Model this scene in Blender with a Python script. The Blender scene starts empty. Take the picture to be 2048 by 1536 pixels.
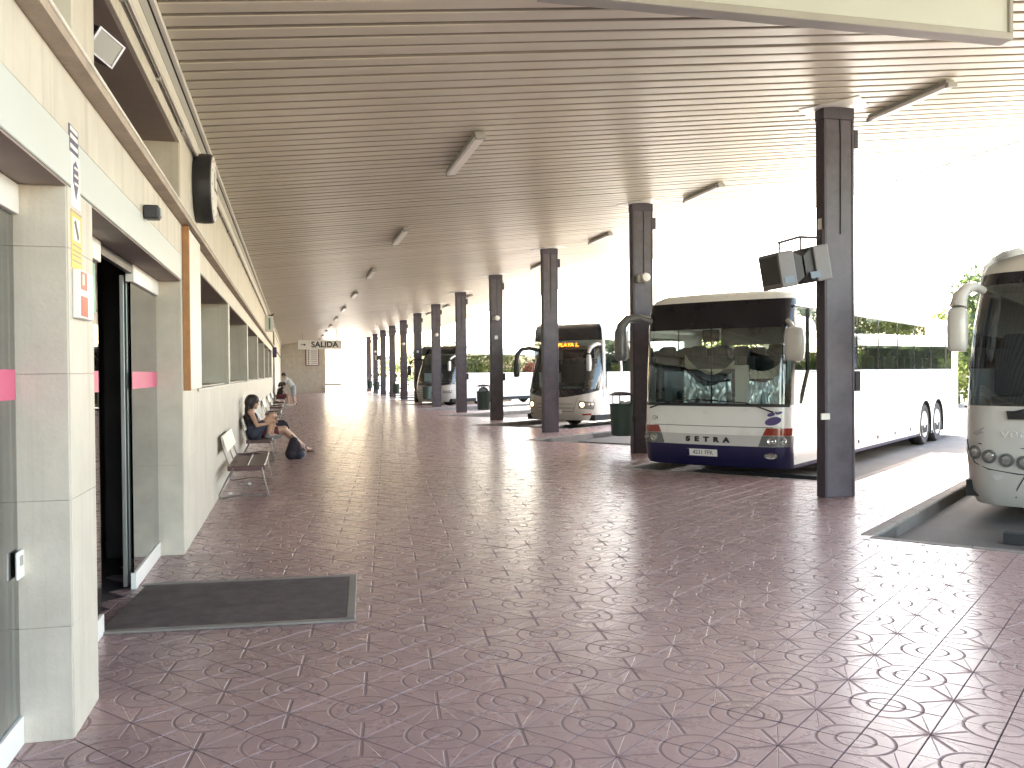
import bpy, bmesh, math, random
import numpy as np
from mathutils import Vector, Matrix, Euler

# ------------------------------------------------------------------ camera, world, sun, exposure
SC = bpy.context.scene
COL = SC.collection
CAMH = 1.6
YAW, PITCH, ROLL, FPX = 0.2417, -0.0129, -0.0081, 1780.0
_f = np.array([math.sin(YAW)*math.cos(PITCH), math.cos(YAW)*math.cos(PITCH), math.sin(PITCH)])
_r = np.array([math.cos(YAW), -math.sin(YAW), 0.0]); _u = np.cross(_r, _f)
_r2 = _r*math.cos(ROLL)+_u*math.sin(ROLL); _u2 = -_r*math.sin(ROLL)+_u*math.cos(ROLL)
cam = bpy.data.cameras.new('camera'); camo = bpy.data.objects.new('camera', cam); COL.objects.link(camo)
cam.sensor_width = 36.0; cam.lens = FPX/2048*36.0; cam.clip_start = 0.05; cam.clip_end = 1500
camo.matrix_world = Matrix(((_r2[0], _u2[0], -_f[0], 0), (_r2[1], _u2[1], -_f[1], 0), (_r2[2], _u2[2], -_f[2], CAMH), (0, 0, 0, 1)))
SC.camera = camo

SUN_EL, SUN_AZ = math.radians(48), math.radians(24)       # azimuth from +Y towards +X
world = bpy.data.worlds.new('World'); SC.world = world; world.use_nodes = True
nt = world.node_tree; nt.nodes.clear()
sky = nt.nodes.new('ShaderNodeTexSky'); sky.sky_type = 'NISHITA'; sky.sun_disc = False
sky.sun_elevation = SUN_EL; sky.sun_rotation = SUN_AZ; sky.dust_density = 1.8; sky.ozone_density = 1.0; sky.air_density = 1.0
bg = nt.nodes.new('ShaderNodeBackground'); bg.inputs['Strength'].default_value = 0.15
wo = nt.nodes.new('ShaderNodeOutputWorld')
wb = nt.nodes.new('ShaderNodeMix'); wb.data_type = 'RGBA'; wb.blend_type = 'MULTIPLY'; wb.inputs[0].default_value = 1.0; wb.inputs[7].default_value = (1.0, .885, .75, 1)
nt.links.new(sky.outputs[0], wb.inputs[6]); nt.links.new(wb.outputs[2], bg.inputs['Color']); nt.links.new(bg.outputs[0], wo.inputs['Surface'])
sl = bpy.data.lights.new('sun', 'SUN'); sl.energy = 5.0; sl.angle = math.radians(0.5); sl.color = (1.0, 0.92, 0.79)
slo = bpy.data.objects.new('sun', sl); COL.objects.link(slo)
_d = Vector((math.sin(SUN_AZ)*math.cos(SUN_EL), math.cos(SUN_AZ)*math.cos(SUN_EL), math.sin(SUN_EL)))
slo.rotation_euler = (-_d).to_track_quat('-Z', 'Y').to_euler(); slo.location = (40, 0, 60)
SC.view_settings.view_transform = 'Standard'; SC.view_settings.look = 'None'
SC.view_settings.exposure = 3.85; SC.view_settings.gamma = 1.0; SC.view_settings.use_curve_mapping = False
SC.cycles.max_bounces = 10; SC.cycles.diffuse_bounces = 6; SC.cycles.glossy_bounces = 4
SC.cycles.transparent_max_bounces = 16; SC.cycles.transmission_bounces = 6
SC.cycles.use_denoising = True; SC.cycles.sample_clamp_indirect = 8.0
SC.cycles.caustics_reflective = False; SC.cycles.caustics_refractive = False

# ------------------------------------------------------------------ helpers
rnd = random.Random(7)
PI = math.pi
A = 0.8868
Uv = np.array([math.sin(A), math.cos(A)]); Vv = np.array([math.cos(A), -math.sin(A)])

class MB:
    """collects faces and links them as one mesh object"""
    def __init__(s): s.v = []; s.f = []; s.m = []; s.st = []
    def add(s, vs, fs, mi=0):
        s.st.append((len(s.v), len(s.f))); n = len(s.v); s.v += [tuple(p) for p in vs]; s.f += [tuple(i+n for i in f) for f in fs]; s.m += [mi]*len(fs); return s
    def box(s, x0, x1, y0, y1, z0, z1, mi=0, b=0.0, M=None):
        if b <= 0:
            vs = [(x, y, z) for z in (z0, z1) for y in (y0, y1) for x in (x0, x1)]
            fs = [(0, 2, 3, 1), (4, 5, 7, 6), (0, 1, 5, 4), (2, 6, 7, 3), (0, 4, 6, 2), (1, 3, 7, 5)]
        else:
            bm = bmesh.new(); r = bmesh.ops.create_cube(bm, size=1)
            bmesh.ops.scale(bm, vec=(x1-x0, y1-y0, z1-z0), verts=bm.verts)
            bmesh.ops.translate(bm, vec=((x0+x1)/2, (y0+y1)/2, (z0+z1)/2), verts=bm.verts)
            bmesh.ops.bevel(bm, geom=bm.edges[:], offset=b, segments=1 if b < .02 else 2, affect='EDGES', profile=.6)
            bm.verts.index_update(); vs = [v.co[:] for v in bm.verts]; fs = [[v.index for v in f.verts] for f in bm.faces]; bm.free()
        if M is not None: vs = [tuple(M @ Vector(p)) for p in vs]
        return s.add(vs, fs, mi)
    def tube(s, pts, r, n=8, mi=0, caps=True):
        pts = [Vector(p) for p in pts]; k = len(pts); rs = r if isinstance(r, (list, tuple)) else [r]*k
        vs = []; ref = None
        for i, p in enumerate(pts):
            t = (pts[min(i+1, k-1)]-pts[max(i-1, 0)]).normalized()
            if ref is None: ref = Vector((0, 0, 1)) if abs(t.z) < .9 else Vector((1, 0, 0))
            a = t.cross(ref).normalized(); bb = a.cross(t).normalized(); ref = bb
            for j in range(n):
                q = 2*PI*j/n; vs.append(p+(a*math.cos(q)+bb*math.sin(q))*rs[i])
        fs = [(i*n+j, i*n+(j+1) % n, (i+1)*n+(j+1) % n, (i+1)*n+j) for i in range(k-1) for j in range(n)]
        if caps: fs += [tuple(range(n))[::-1], tuple((k-1)*n+j for j in range(n))]
        return s.add(vs, fs, mi)
    def lathe(s, prof, c=(0, 0, 0), ax='z', n=20, mi=0, caps=True):
        vs = []
        for r, h in prof:
            for j in range(n):
                q = 2*PI*j/n; a, b = r*math.cos(q), r*math.sin(q)
                p = {'z': (a, b, h), 'x': (h, a, b), 'y': (b, h, a)}[ax]
                vs.append((c[0]+p[0], c[1]+p[1], c[2]+p[2]))
        k = len(prof)
        fs = [(i*n+j, i*n+(j+1) % n, (i+1)*n+(j+1) % n, (i+1)*n+j) for i in range(k-1) for j in range(n)]
        if caps: fs += [tuple(range(n))[::-1], tuple((k-1)*n+j for j in range(n))]
        return s.add(vs, fs, mi)
    def prism(s, poly, f, mi=0):
        """poly: 2D points; f(p, side) -> 3D point for side 0/1"""
        n = len(poly); vs = [f(p, 0) for p in poly]+[f(p, 1) for p in poly]
        fs = [tuple(range(n))[::-1], tuple(range(n, 2*n))]+[(i, (i+1) % n, n+(i+1) % n, n+i) for i in range(n)]
        return s.add(vs, fs, mi)
    def mesh(s, name, mats, smooth=None, fix=True):
        me = bpy.data.meshes.new(name); me.from_pydata(s.v, [], s.f)
        for m in (mats if isinstance(mats, (list, tuple)) else [mats]): me.materials.append(m)
        if any(s.m): me.polygons.foreach_set('material_index', s.m)
        if fix:
            bm = bmesh.new(); bm.from_mesh(me); bmesh.ops.recalc_face_normals(bm, faces=bm.faces[:]); bm.to_mesh(me); bm.free()
        if smooth is not None:
            me.polygons.foreach_set('use_smooth', [True]*len(me.polygons)); me.set_sharp_from_angle(angle=math.radians(smooth))
        me.update(); return me
    def build(s, name, mats, parent=None, smooth=None, fix=True):
        o = bpy.data.objects.new(name, s.mesh(name, mats, smooth, fix)); COL.objects.link(o)
        if parent is not None: o.parent = parent
        return o

def build_each(mb, name, mats, parent=None, smooth=None):
    out = []
    for k, (v0, f0) in enumerate(mb.st):
        v1, f1 = mb.st[k+1] if k+1 < len(mb.st) else (len(mb.v), len(mb.f))
        q = MB(); q.v = mb.v[v0:v1]; q.f = [tuple(i-v0 for i in f) for f in mb.f[f0:f1]]; q.m = mb.m[f0:f1]; out.append(q.build(name, mats, parent, smooth))
    return out
def tag(o, label=None, cat=None, group=None, kind=None):
    if label: o['label'] = label
    if cat: o['category'] = cat
    if group: o['group'] = group
    if kind: o['kind'] = kind
    return o
def empty(name, loc=(0, 0, 0), rz=0.0):
    o = bpy.data.objects.new(name, None); COL.objects.link(o); o.location = loc; o.rotation_euler = (0, 0, rz); o.empty_display_size = .1; return o
def thing(name, label, cat, loc=(0, 0, 0), rz=0.0, group=None): return tag(empty(name, loc, rz), label, cat, group, 'thing')
def inst(o, parent, loc=None, rz=None):
    c = o.copy(); COL.objects.link(c); c.parent = parent
    if loc is not None: c.location = loc
    if rz is not None: c.rotation_euler = (0, 0, rz)
    return c
def kids(o): return [c for c in bpy.data.objects if c.parent is o]
def copy_tree(o, parent=None):
    c = o.copy(); COL.objects.link(c); c.parent = parent
    for k in kids(o): copy_tree(k, c)
    return c
def text(name, body, size, m, parent, M, ext=.002, align='CENTER', sx=1.0, off=0.0):
    cu = bpy.data.curves.new(name, 'FONT'); cu.body = body; cu.size = size; cu.extrude = ext; cu.align_x = align; cu.align_y = 'CENTER'; cu.offset = off
    cu.materials.append(m); o = bpy.data.objects.new(name, cu); COL.objects.link(o); o.parent = parent
    o.matrix_local = M @ Matrix.Diagonal((sx, 1, 1, 1)); return o
def frame(org, xd, yd):
    x = Vector(xd).normalized(); y = Vector(yd).normalized(); z = x.cross(y)
    return Matrix(((x.x, y.x, z.x, org[0]), (x.y, y.y, z.y, org[1]), (x.z, y.z, z.z, org[2]), (0, 0, 0, 1)))

# ------------------------------------------------------------------ materials
def nmat(name):
    m = bpy.data.materials.new(name); m.use_nodes = True; t = m.node_tree
    return m, t, t.nodes['Principled BSDF']
def N(t, ty, **kw):
    n = t.nodes.new(ty)
    for k, v in kw.items():
        if hasattr(n, k) and not k[0].isupper(): setattr(n, k, v)
        else: n.inputs[k.replace('_', ' ')].default_value = v
    return n
def mth(t, op, a, b=None, c=None, clamp=False):
    n = t.nodes.new('ShaderNodeMath'); n.operation = op; n.use_clamp = clamp
    for i, x in enumerate((a, b, c)):
        if x is None: continue
        if isinstance(x, (int, float)): n.inputs[i].default_value = x
        else: t.links.new(x, n.inputs[i])
    return n.outputs[0]
def mixc(t, fac, a, b, mode='MIX'):
    n = t.nodes.new('ShaderNodeMix'); n.data_type = 'RGBA'; n.blend_type = mode
    for s, x in ((0, fac), (6, a), (7, b)):
        if isinstance(x, (int, float)): n.inputs[s].default_value = x
        elif isinstance(x, tuple): n.inputs[s].default_value = (*x[:3], 1)
        else: t.links.new(x, n.inputs[s])
    return n.outputs[2]
def mat(name, col, rough=.6, metal=0.0, var=.12, scale=3.0, bump=0.0, bscale=60.0, streak=0.0, coat=0.0, spec=.5, dirt=None, rvar=.25):
    """base colour with soft noise variation, optional vertical streaks and fine bump"""
    m, t, p = nmat(name)
    tc = N(t, 'ShaderNodeTexCoord'); gm = N(t, 'ShaderNodeNewGeometry')
    pos = gm.outputs['Position']
    n1 = N(t, 'ShaderNodeTexNoise', Scale=scale, Detail=6.0, Roughness=.65); t.links.new(pos, n1.inputs['Vector'])
    fac = mth(t, 'MULTIPLY_ADD', n1.outputs[0], 2.4, -.7, clamp=True)
    c = mixc(t, fac, tuple(x*(1-var) for x in col), tuple(min(1, x*(1+var)) for x in col))
    if streak > 0:
        mp = N(t, 'ShaderNodeMapping'); mp.inputs['Scale'].default_value = (7, 7, .35); t.links.new(pos, mp.inputs['Vector'])
        n2 = N(t, 'ShaderNodeTexNoise', Scale=1.0, Detail=5.0, Roughness=.7); t.links.new(mp.outputs[0], n2.inputs['Vector'])
        f2 = mth(t, 'MULTIPLY', mth(t, 'MULTIPLY_ADD', n2.outputs[0], 5.0, -2.5, clamp=True), streak)
        d = dirt or tuple(x*.6 for x in col); c = mixc(t, f2, c, d)
    t.links.new(c, p.inputs['Base Color'])
    p.inputs['Metallic'].default_value = metal; p.inputs['Specular IOR Level'].default_value = spec
    p.inputs['Coat Weight'].default_value = coat; p.inputs['Coat Roughness'].default_value = .05
    r = mth(t, 'MULTIPLY_ADD', n1.outputs[0], rvar, rough-rvar/2, clamp=True); t.links.new(r, p.inputs['Roughness'])
    if bump > 0:
        nb = N(t, 'ShaderNodeTexNoise', Scale=bscale, Detail=4.0); t.links.new(pos, nb.inputs['Vector'])
        b = N(t, 'ShaderNodeBump', Strength=bump, Distance=.01); t.links.new(nb.outputs[0], b.inputs['Height']); t.links.new(b.outputs[0], p.inputs['Normal'])
    return m
def glass(name, tint=(.75, .85, .82), ior=1.5, rough=.0):
    m = bpy.data.materials.new(name); m.use_nodes = True; t = m.node_tree; t.nodes.clear()
    tr = N(t, 'ShaderNodeBsdfTransparent'); tr.inputs[0].default_value = (*tint, 1)
    gl = N(t, 'ShaderNodeBsdfGlossy'); gl.inputs['Roughness'].default_value = rough
    fr = N(t, 'ShaderNodeFresnel'); fr.inputs[0].default_value = ior
    # glass has two faces: reflectance nearly doubles
    f2 = mth(t, 'MULTIPLY', fr.outputs[0], 1.7, clamp=True)
    nb = N(t, 'ShaderNodeTexNoise', Scale=1.1, Detail=1.0); gm = N(t, 'ShaderNodeNewGeometry'); t.links.new(gm.outputs['Position'], nb.inputs['Vector'])
    bp = N(t, 'ShaderNodeBump', Strength=.06, Distance=.02); t.links.new(nb.outputs[0], bp.inputs['Height']); t.links.new(bp.outputs[0], gl.inputs['Normal'])
    mx = N(t, 'ShaderNodeMixShader'); ou = N(t, 'ShaderNodeOutputMaterial')
    t.links.new(f2, mx.inputs[0]); t.links.new(tr.outputs[0], mx.inputs[1]); t.links.new(gl.outputs[0], mx.inputs[2]); t.links.new(mx.outputs[0], ou.inputs[0])
    return m
def emit(name, col, st):
    m, t, p = nmat(name); p.inputs['Base Color'].default_value = (*[c*.5 for c in col], 1)
    p.inputs['Emission Color'].default_value = (*col, 1); p.inputs['Emission Strength'].default_value = st; return m

def tile_material():
    m, t, p = nmat('terrazzo_tile')
    uv = N(t, 'ShaderNodeUVMap'); sp = N(t, 'ShaderNodeSeparateXYZ'); t.links.new(uv.outputs[0], sp.inputs[0])
    u, v = sp.outputs[0], sp.outputs[1]
    r = mth(t, 'SQRT', mth(t, 'ADD', mth(t, 'MULTIPLY', u, u), mth(t, 'MULTIPLY', v, v)))
    def band(x, c, w):   # 1 inside |x-c|<w with soft flank
        d = mth(t, 'ABSOLUTE', mth(t, 'SUBTRACT', x, c)); return mth(t, 'SUBTRACT', 1.0, mth(t, 'DIVIDE', d, w), clamp=True)
    g = mth(t, 'MAXIMUM', band(r, .33, .034), band(r, .65, .034))
    # diagonal bar from the star corner to the outer circle, and two finer rays beside it
    out = mth(t, 'GREATER_THAN', r, .70)
    dg = mth(t, 'MULTIPLY', mth(t, 'SUBTRACT', u, v), .7071)
    g = mth(t, 'MAXIMUM', g, mth(t, 'MULTIPLY', band(dg, 0, .040), out))
    iu, iv = mth(t, 'SUBTRACT', 1.0, u), mth(t, 'SUBTRACT', 1.0, v)
    for a in (math.radians(21), math.radians(69)):
        q = mth(t, 'SUBTRACT', mth(t, 'MULTIPLY', iu, math.sin(a)), mth(t, 'MULTIPLY', iv, math.cos(a)))
        g = mth(t, 'MAXIMUM', g, mth(t, 'MULTIPLY', mth(t, 'MULTIPLY', band(q, 0, .012), out), .25))
    gs = mth(t, 'SMOOTH_MIN', mth(t, 'MULTIPLY', g, 2.2), 1.0, .3)
    gm = N(t, 'ShaderNodeNewGeometry'); pos = gm.outputs['Position']
    n1 = N(t, 'ShaderNodeTexNoise', Scale=.55, Detail=7.0, Roughness=.62); t.links.new(pos, n1.inputs['Vector'])
    n2 = N(t, 'ShaderNodeTexNoise', Scale=220.0, Detail=3.0, Roughness=.7); t.links.new(pos, n2.inputs['Vector'])
    n3 = N(t, 'ShaderNodeTexNoise', Scale=6.0, Detail=6.0, Roughness=.7); t.links.new(pos, n3.inputs['Vector'])
    c = mixc(t, mth(t, 'MULTIPLY_ADD', n1.outputs[0], 2.2, -.6, clamp=True), TILE_A, TILE_B)
    wn = N(t, 'ShaderNodeTexWhiteNoise'); wn.noise_dimensions = '1D'
    at = N(t, 'ShaderNodeAttribute'); at.attribute_name = 'tone'; t.links.new(at.outputs['Fac'], wn.inputs['W'])
    c = mixc(t, mth(t, 'MULTIPLY', wn.outputs[0], .22), c, (.20, .135, .125))
    c = mixc(t, mth(t, 'MULTIPLY_ADD', n2.outputs[0], 1.6, -.55, clamp=True), c, mixc(t, 1.0, c, (1.35, 1.3, 1.3), 'MULTIPLY'))
    c = mixc(t, mth(t, 'MULTIPLY', mth(t, 'MULTIPLY_ADD', n3.outputs[0], 2.0, -.7, clamp=True), .12), c, (.15, .11, .11))
    c = mixc(t, mth(t, 'MULTIPLY', gs, .42), c, (.075, .045, .055))
    vg = N(t, 'ShaderNodeTexVoronoi', Scale=1.7); t.links.new(pos, vg.inputs['Vector']); vr = N(t, 'ShaderNodeTexNoise', Scale=30.0, Detail=2.0); t.links.new(pos, vr.inputs['Vector'])
    sx = N(t, 'ShaderNodeSeparateColor'); t.links.new(vg.outputs['Color'], sx.inputs[0])
    spot = mth(t, 'LESS_THAN', mth(t, 'ADD', vg.outputs['Distance'], mth(t, 'MULTIPLY', vr.outputs[0], .03)), mth(t, 'MULTIPLY_ADD', sx.outputs[0], .075, -.012))
    c = mixc(t, mth(t, 'MULTIPLY', spot, .5), c, (.07, .05, .055))
    nw = N(t, 'ShaderNodeTexNoise', Scale=.23, Detail=5.0, Roughness=.6, Distortion=.8); t.links.new(pos, nw.inputs['Vector'])
    c = mixc(t, mth(t, 'MULTIPLY', mth(t, 'MULTIPLY_ADD', nw.outputs[0], 4.5, -2.1, clamp=True), .30), c, (.17, .125, .115))
    ed = mth(t, 'MINIMUM', mth(t, 'MINIMUM', u, iu), mth(t, 'MINIMUM', v, iv))
    ed = mth(t, 'SUBTRACT', 1.0, mth(t, 'DIVIDE', ed, .022), clamp=True)
    c = mixc(t, mth(t, 'MULTIPLY', ed, .75), c, (.085, .06, .065))
    t.links.new(c, p.inputs['Base Color'])
    ro = mth(t, 'ADD', mth(t, 'MULTIPLY_ADD', n3.outputs[0], .12, .22), mth(t, 'MULTIPLY', mth(t, 'MAXIMUM', gs, ed), .35)); t.links.new(ro, p.inputs['Roughness'])
    h = mth(t, 'SUBTRACT', mth(t, 'MULTIPLY', n2.outputs[0], .04), gs)
    b = N(t, 'ShaderNodeBump', Strength=1.0, Distance=.0045); t.links.new(h, b.inputs['Height']); t.links.new(b.outputs[0], p.inputs['Normal'])
    return m
TILE_A, TILE_B = (.31, .203, .203), (.395, .272, .266)

M = {}
M['tile'] = tile_material()
M['concrete'] = mat('kerb_concrete', (.21, .19, .175), .8, var=.2, bump=.4)
M['asphalt'] = mat('asphalt', (.105, .102, .10), .85, var=.3, scale=1.2, bump=.6, bscale=90)
M['lot'] = mat('pale_concrete', (.34, .33, .31), .85, var=.15, scale=.6, bump=.4, bscale=60)  # pale ground for the end path and the added bounce apron
M['grass'] = mat('dry_ground', (.22, .20, .12), .95, var=.3, scale=.3)
M['wall'] = mat('cream_stone', (.60, .565, .485), .55, var=.10, scale=2.2, streak=.55, dirt=(.40, .365, .30), bump=.12, bscale=70)
M['reveal'] = mat('worn_stone', (.56, .51, .43), .6, var=.13, scale=3.0, streak=.35, dirt=(.36, .32, .26), bump=.15)
M['band'] = mat('blue_grey_paint', (.56, .60, .57), .5, var=.04, scale=1.5)
M['ledge'] = mat('ledge_stone', (.42, .35, .28), .7, var=.2, scale=5.0, bump=.2)
M['ledge_edge'] = mat('ledge_edge_stone', (.70, .67, .60), .6, var=.12, scale=5.0)
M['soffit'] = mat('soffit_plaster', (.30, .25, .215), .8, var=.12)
M['ceil'] = mat('ceiling_enamel', (.60, .565, .475), .36, metal=0.0, rvar=.05, var=.07, scale=.7, streak=0)
M['lip'] = mat('shaded_strip_edge', (.27, .23, .185), .6, var=.15)  # ceiling colour darkened on the strip edges, painting shade into the joints
M['groove'] = mat('ceiling_groove', (.10, .085, .07), .7, var=.1)
M['white'] = mat('white_enamel', (.84, .83, .79), .4, var=.04)
M['lampwhite'] = mat('lamp_diffuser', (.90, .89, .86), .35, var=.02)
M['offwhite'] = mat('off_white_paint', (.70, .68, .62), .5, var=.08)
M['grey'] = mat('grey_paint', (.38, .38, .36), .5, var=.08)
M['tvgrey'] = mat('television_case', (.17, .165, .175), .5, var=.1); M['tvblue'] = mat('television_label', (.16, .21, .28), .5)
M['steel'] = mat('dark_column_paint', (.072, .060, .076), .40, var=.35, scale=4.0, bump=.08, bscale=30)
M['steel_side'] = mat('darker_side_steel', (.045, .035, .05), .5, var=.2)  # darker copy of the column colour: left flange, collar, small fittings
M['black'] = mat('black_plastic', (.02, .019, .022), .45, var=.1)
M['rubber'] = mat('tyre_rubber', (.025, .024, .025), .8, var=.2)
M['wood'] = mat('brown_wood', (.36, .17, .06), .45, var=.2, scale=9)
M['slat'] = mat('seat_plywood', (.17, .125, .11), .45, var=.2, scale=8)
M['backboard'] = mat('pale_back_board', (.72, .68, .56), .4, var=.06)
M['chrome'] = mat('dull_tube_steel', (.22, .19, .18), .35, metal=.8, var=.15)
M['alu'] = mat('aluminium', (.55, .55, .55), .35, metal=.9, var=.06)
M['mat'] = mat('door_mat_ribs', (.125, .092, .084), .95, var=.35, scale=6, bump=.8, bscale=200)
M['matframe'] = mat('mat_frame', (.25, .23, .21), .6, metal=.3, var=.15)
M['glass'] = glass('door_glass', (.80, .88, .85), 2.1)
M['wglass'] = glass('window_glass', (.30, .34, .33))
M['busglass'] = glass('bus_glass', (.76, .84, .80), 1.6)
M['darkglass'] = glass('dark_bus_glass', (.45, .48, .48), 1.6); M['sideglass'] = glass('bus_side_glass', (.50, .58, .55), 2.0)
M['pink'] = mat('pink_sticker', (.62, .12, .22), .5, var=.05)
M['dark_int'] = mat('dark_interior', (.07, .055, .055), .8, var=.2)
M['red_int'] = mat('red_machine', (.25, .02, .02), .4, var=.1)
M['green'] = mat('green_sign', (.03, .30, .20), .4, var=.05)
M['yellow'] = mat('yellow_poster', (.75, .52, .10), .5, var=.04)
M['paper'] = mat('white_paper', (.78, .77, .74), .6, var=.03)
M['navy'] = mat('navy_ink', (.06, .05, .13), .5, var=.05)
M['red'] = mat('red_print', (.55, .09, .05), .5, var=.06)
M['binmat'] = mat('dark_green_bin', (.035, .065, .055), .5, var=.15)
M['skin'] = mat('skin', (.50, .30, .21), .5, var=.06, scale=12)
M['skin2'] = mat('fair_skin', (.58, .37, .28), .5, var=.06, scale=12)
M['hair'] = mat('dark_hair', (.022, .013, .012), .45, var=.3, scale=40, bump=.6, bscale=120)
M['cloth_black'] = mat('black_cloth', (.022, .018, .028), .85, var=.2, scale=14)
M['cloth_navy'] = mat('navy_denim', (.05, .055, .09), .85, var=.2, scale=14)
M['cloth_white'] = mat('white_cotton', (.76, .75, .72), .85, var=.05, scale=10)
M['cloth_grey'] = mat('grey_cotton', (.42, .44, .47), .85, var=.08, scale=10)
M['cloth_maroon'] = mat('maroon_cloth', (.14, .035, .04), .85, var=.15, scale=10)
M['shoe'] = mat('grey_canvas', (.22, .22, .23), .8, var=.15)
M['shoe_brown'] = mat('brown_leather', (.11, .05, .04), .6, var=.15)

# ------------------------------------------------------------------ ground, platform
gb = MB(); gb.box(-300, 400, -200, 500, -.6, -.17); tag(gb.build('ground', M['grass']), kind='structure')
rb = MB(); rb.box(-1.6, 62, -14, 130, -.168, -.15); tag(rb.build('road', M['asphalt']), kind='structure')
ab = MB(); ab.add([(x, y, z) for z in (-.149, -.146) for x, y in ((24, -14), (62, -14), (62, 130), (24, 130))], [(3, 2, 1, 0), (4, 5, 6, 7), (0, 1, 5, 4), (1, 2, 6, 5), (2, 3, 7, 6), (3, 0, 4, 7)]); tag(ab.build('bounce_apron', M['lot']), kind='structure')  # pale apron added to bounce more light up into the ceiling
# pale concrete beyond the end of the building
eb = MB(); eb.box(-1.5, 17, 82.6, 128, -.149, -.02); tag(eb.build('path', M['lot']), kind='structure')

ORG = np.array([1.014, 4.207]); S = 0.249
def L2W(u, v): return ORG+u*Uv+v*Vv
def W2L(x, y): d = np.array([x, y])-ORG; return d@Uv, d@Vv
V0, U0, VP, BAYW, FING = S, 5.44, 20*S, 14*S, 6*S
DU = VP/math.sin(A)*math.cos(A); U0 = U0
def ufront(k): return U0+k*DU
FLEN = 9.6
NB = range(-2, 13)
def uwall(v, x=-1.0): return (x-ORG[0]-v*Vv[0])/Uv[0]
platform = tag(empty('platform'), kind='structure')
def slab_quad(mb, v0, v1, u1, z0, z1):
    pts = [L2W(uwall(v0), v0), L2W(u1, v0), L2W(u1, v1), L2W(uwall(v1), v1)]
    n = len(mb.v); mb.v += [(*p, z0) for p in pts]+[(*p, z1) for p in pts]
    mb.f += [tuple(n+i for i in f) for f in [(3, 2, 1, 0), (4, 5, 6, 7), (0, 1, 5, 4), (1, 2, 6, 5), (2, 3, 7, 6), (3, 0, 4, 7)]]; mb.m += [0]*6
base = MB()
for k in NB:
    vk = V0-k*VP
    slab_quad(base, vk, vk+BAYW, ufront(k), -.55, -.03)
    slab_quad(base, vk-FING, vk, ufront(k)+FLEN, -.55, -.03)
base.build('slab', M['concrete'], platform)
# kerb stones: front of each bay, both sides of each finger
kb = MB(); kb.box(-.47, .47, -.06, .06, -.2, .004, b=.012); kerb_me = kb.mesh('kerb_stone', M['concrete'])
def kerb_run(p0, p1, name='kerb_stone'):
    p0, p1 = np.array(p0), np.array(p1); L = np.linalg.norm(p1-p0); n = max(1, round(L/.95)); d = (p1-p0)/L; ang = math.atan2(d[1], d[0])
    for i in range(n):
        c = p0+d*L*(i+.5)/n
        o = bpy.data.objects.new(name, kerb_me); COL.objects.link(o); o.parent = platform; o.location = (*c, 0); o.rotation_euler = (0, 0, ang); o.scale = (L/n/.945, 1, 1)
KW = .06
for k in range(-1, 9):
    vk = V0-k*VP; uf = ufront(k)
    kerb_run(L2W(uf-KW, vk+.0), L2W(uf-KW, vk+BAYW))
    ufn = uf+FLEN
    kerb_run(L2W(uf, vk-KW), L2W(ufn, vk-KW))
    ufl = ufront(k+1)  # finger k's other side borders bay k+1
    kerb_run(L2W(ufl, vk-FING+KW), L2W(ufn, vk-FING+KW))
# tiles
tiles = []   # (u0,u1,j,i)
for j in range(-400, 130):
    v = (j+.5)*S
    k = math.ceil((V0-v)/VP-1e-9)          # bay index with vk <= v
    vk = V0-k*VP
    if v < vk+BAYW: um = ufront(k)-2*KW; 
    else: k = k-1; vk = V0-k*VP; um = ufront(k)+FLEN-.02
    if not (-2 <= k <= 12): continue
    vlo, vhi = j*S, (j+1)*S
    if abs(vhi-vk) < 1e-6: vhi = vk-2*KW       # kerb strips take the outer tile's edge along a finger
    if abs(vlo-(vk-FING)) < 1e-6 and um > ufront(k)+1: vlo_f = vlo+2*KW
    else: vlo_f = vlo
    uw = uwall(v)-.35
    i0 = math.floor(uw/S); i1 = math.ceil(um/S)
    for i in range(i0, i1):
        a, b = i*S, min((i+1)*S, um)
        if b-a < .015: continue
        c = L2W((a+b)/2, v)
        if c[1] < -2.5 or c[1] > 82.5 or c[0] < -1.3: continue
        infing = um > ufront(k)+1
        # strip of the finger that lies beside an open bay loses its kerb width; nearer the wall the tile is whole
        lo, hi = vlo, (j+1)*S
        if infing and vhi != (j+1)*S and a >= ufront(k)-.2: hi = vhi
        if infing and vlo_f != vlo and a >= ufront(k+1)-.2: lo = vlo_f
        tiles.append((a, b, lo, hi, i, j, c))
def tile_geo(a, b, lo, hi, i, j, bev=.0015, gap=.005, dz=0.0):
    """outer rim, bevel and inner top; returns verts (lattice u,v,z) faces and uv"""
    au, bu, av, bv = a+gap/2, b-gap/2, lo+gap/2, hi-gap/2
    vs = []; uvs = []
    for e, z in ((0, -.025), (0, -.0035), (bev, 0.0)):
        for (x, y) in ((au+e, av+e), (bu-e, av+e), (bu-e, bv-e), (au+e, bv-e)):
            vs.append((x, y, z+dz))
            fu, fv = x/S-i, y/S-j
            if i % 2: fu = 1-fu
            if j % 2: fv = 1-fv
            uvs.append((fu, fv))
    fs = [(8, 9, 10, 11)]+[(r*4+q, r*4+(q+1) % 4, (r+1)*4+(q+1) % 4, (r+1)*4+q) for r in (0, 1) for q in range(4)]
    return vs, fs, uvs
def pxy(x, y, z=0.0):
    d = np.array([x, y, z-CAMH]); w = d@_f
    return (1024+FPX*(d@_r2)/w, 768-FPX*(d@_u2)/w, w) if w > .1 else (-9999, -9999, -1)
def seen(t):
    x, y, w = pxy(*t[6]); return w > 0 and -60 < x < 2108 and 700 < y < 1610
vis = [t for t in tiles if seen(t) and not (t[6][0] < .3 and 5.95 < t[6][1] < 7.1) and t[1]-t[0] > .2 and t[3]-t[2] > .2]
vis.sort(key=lambda t: np.hypot(*t[6])); near = set(id(t) for t in vis[:300])
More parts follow.
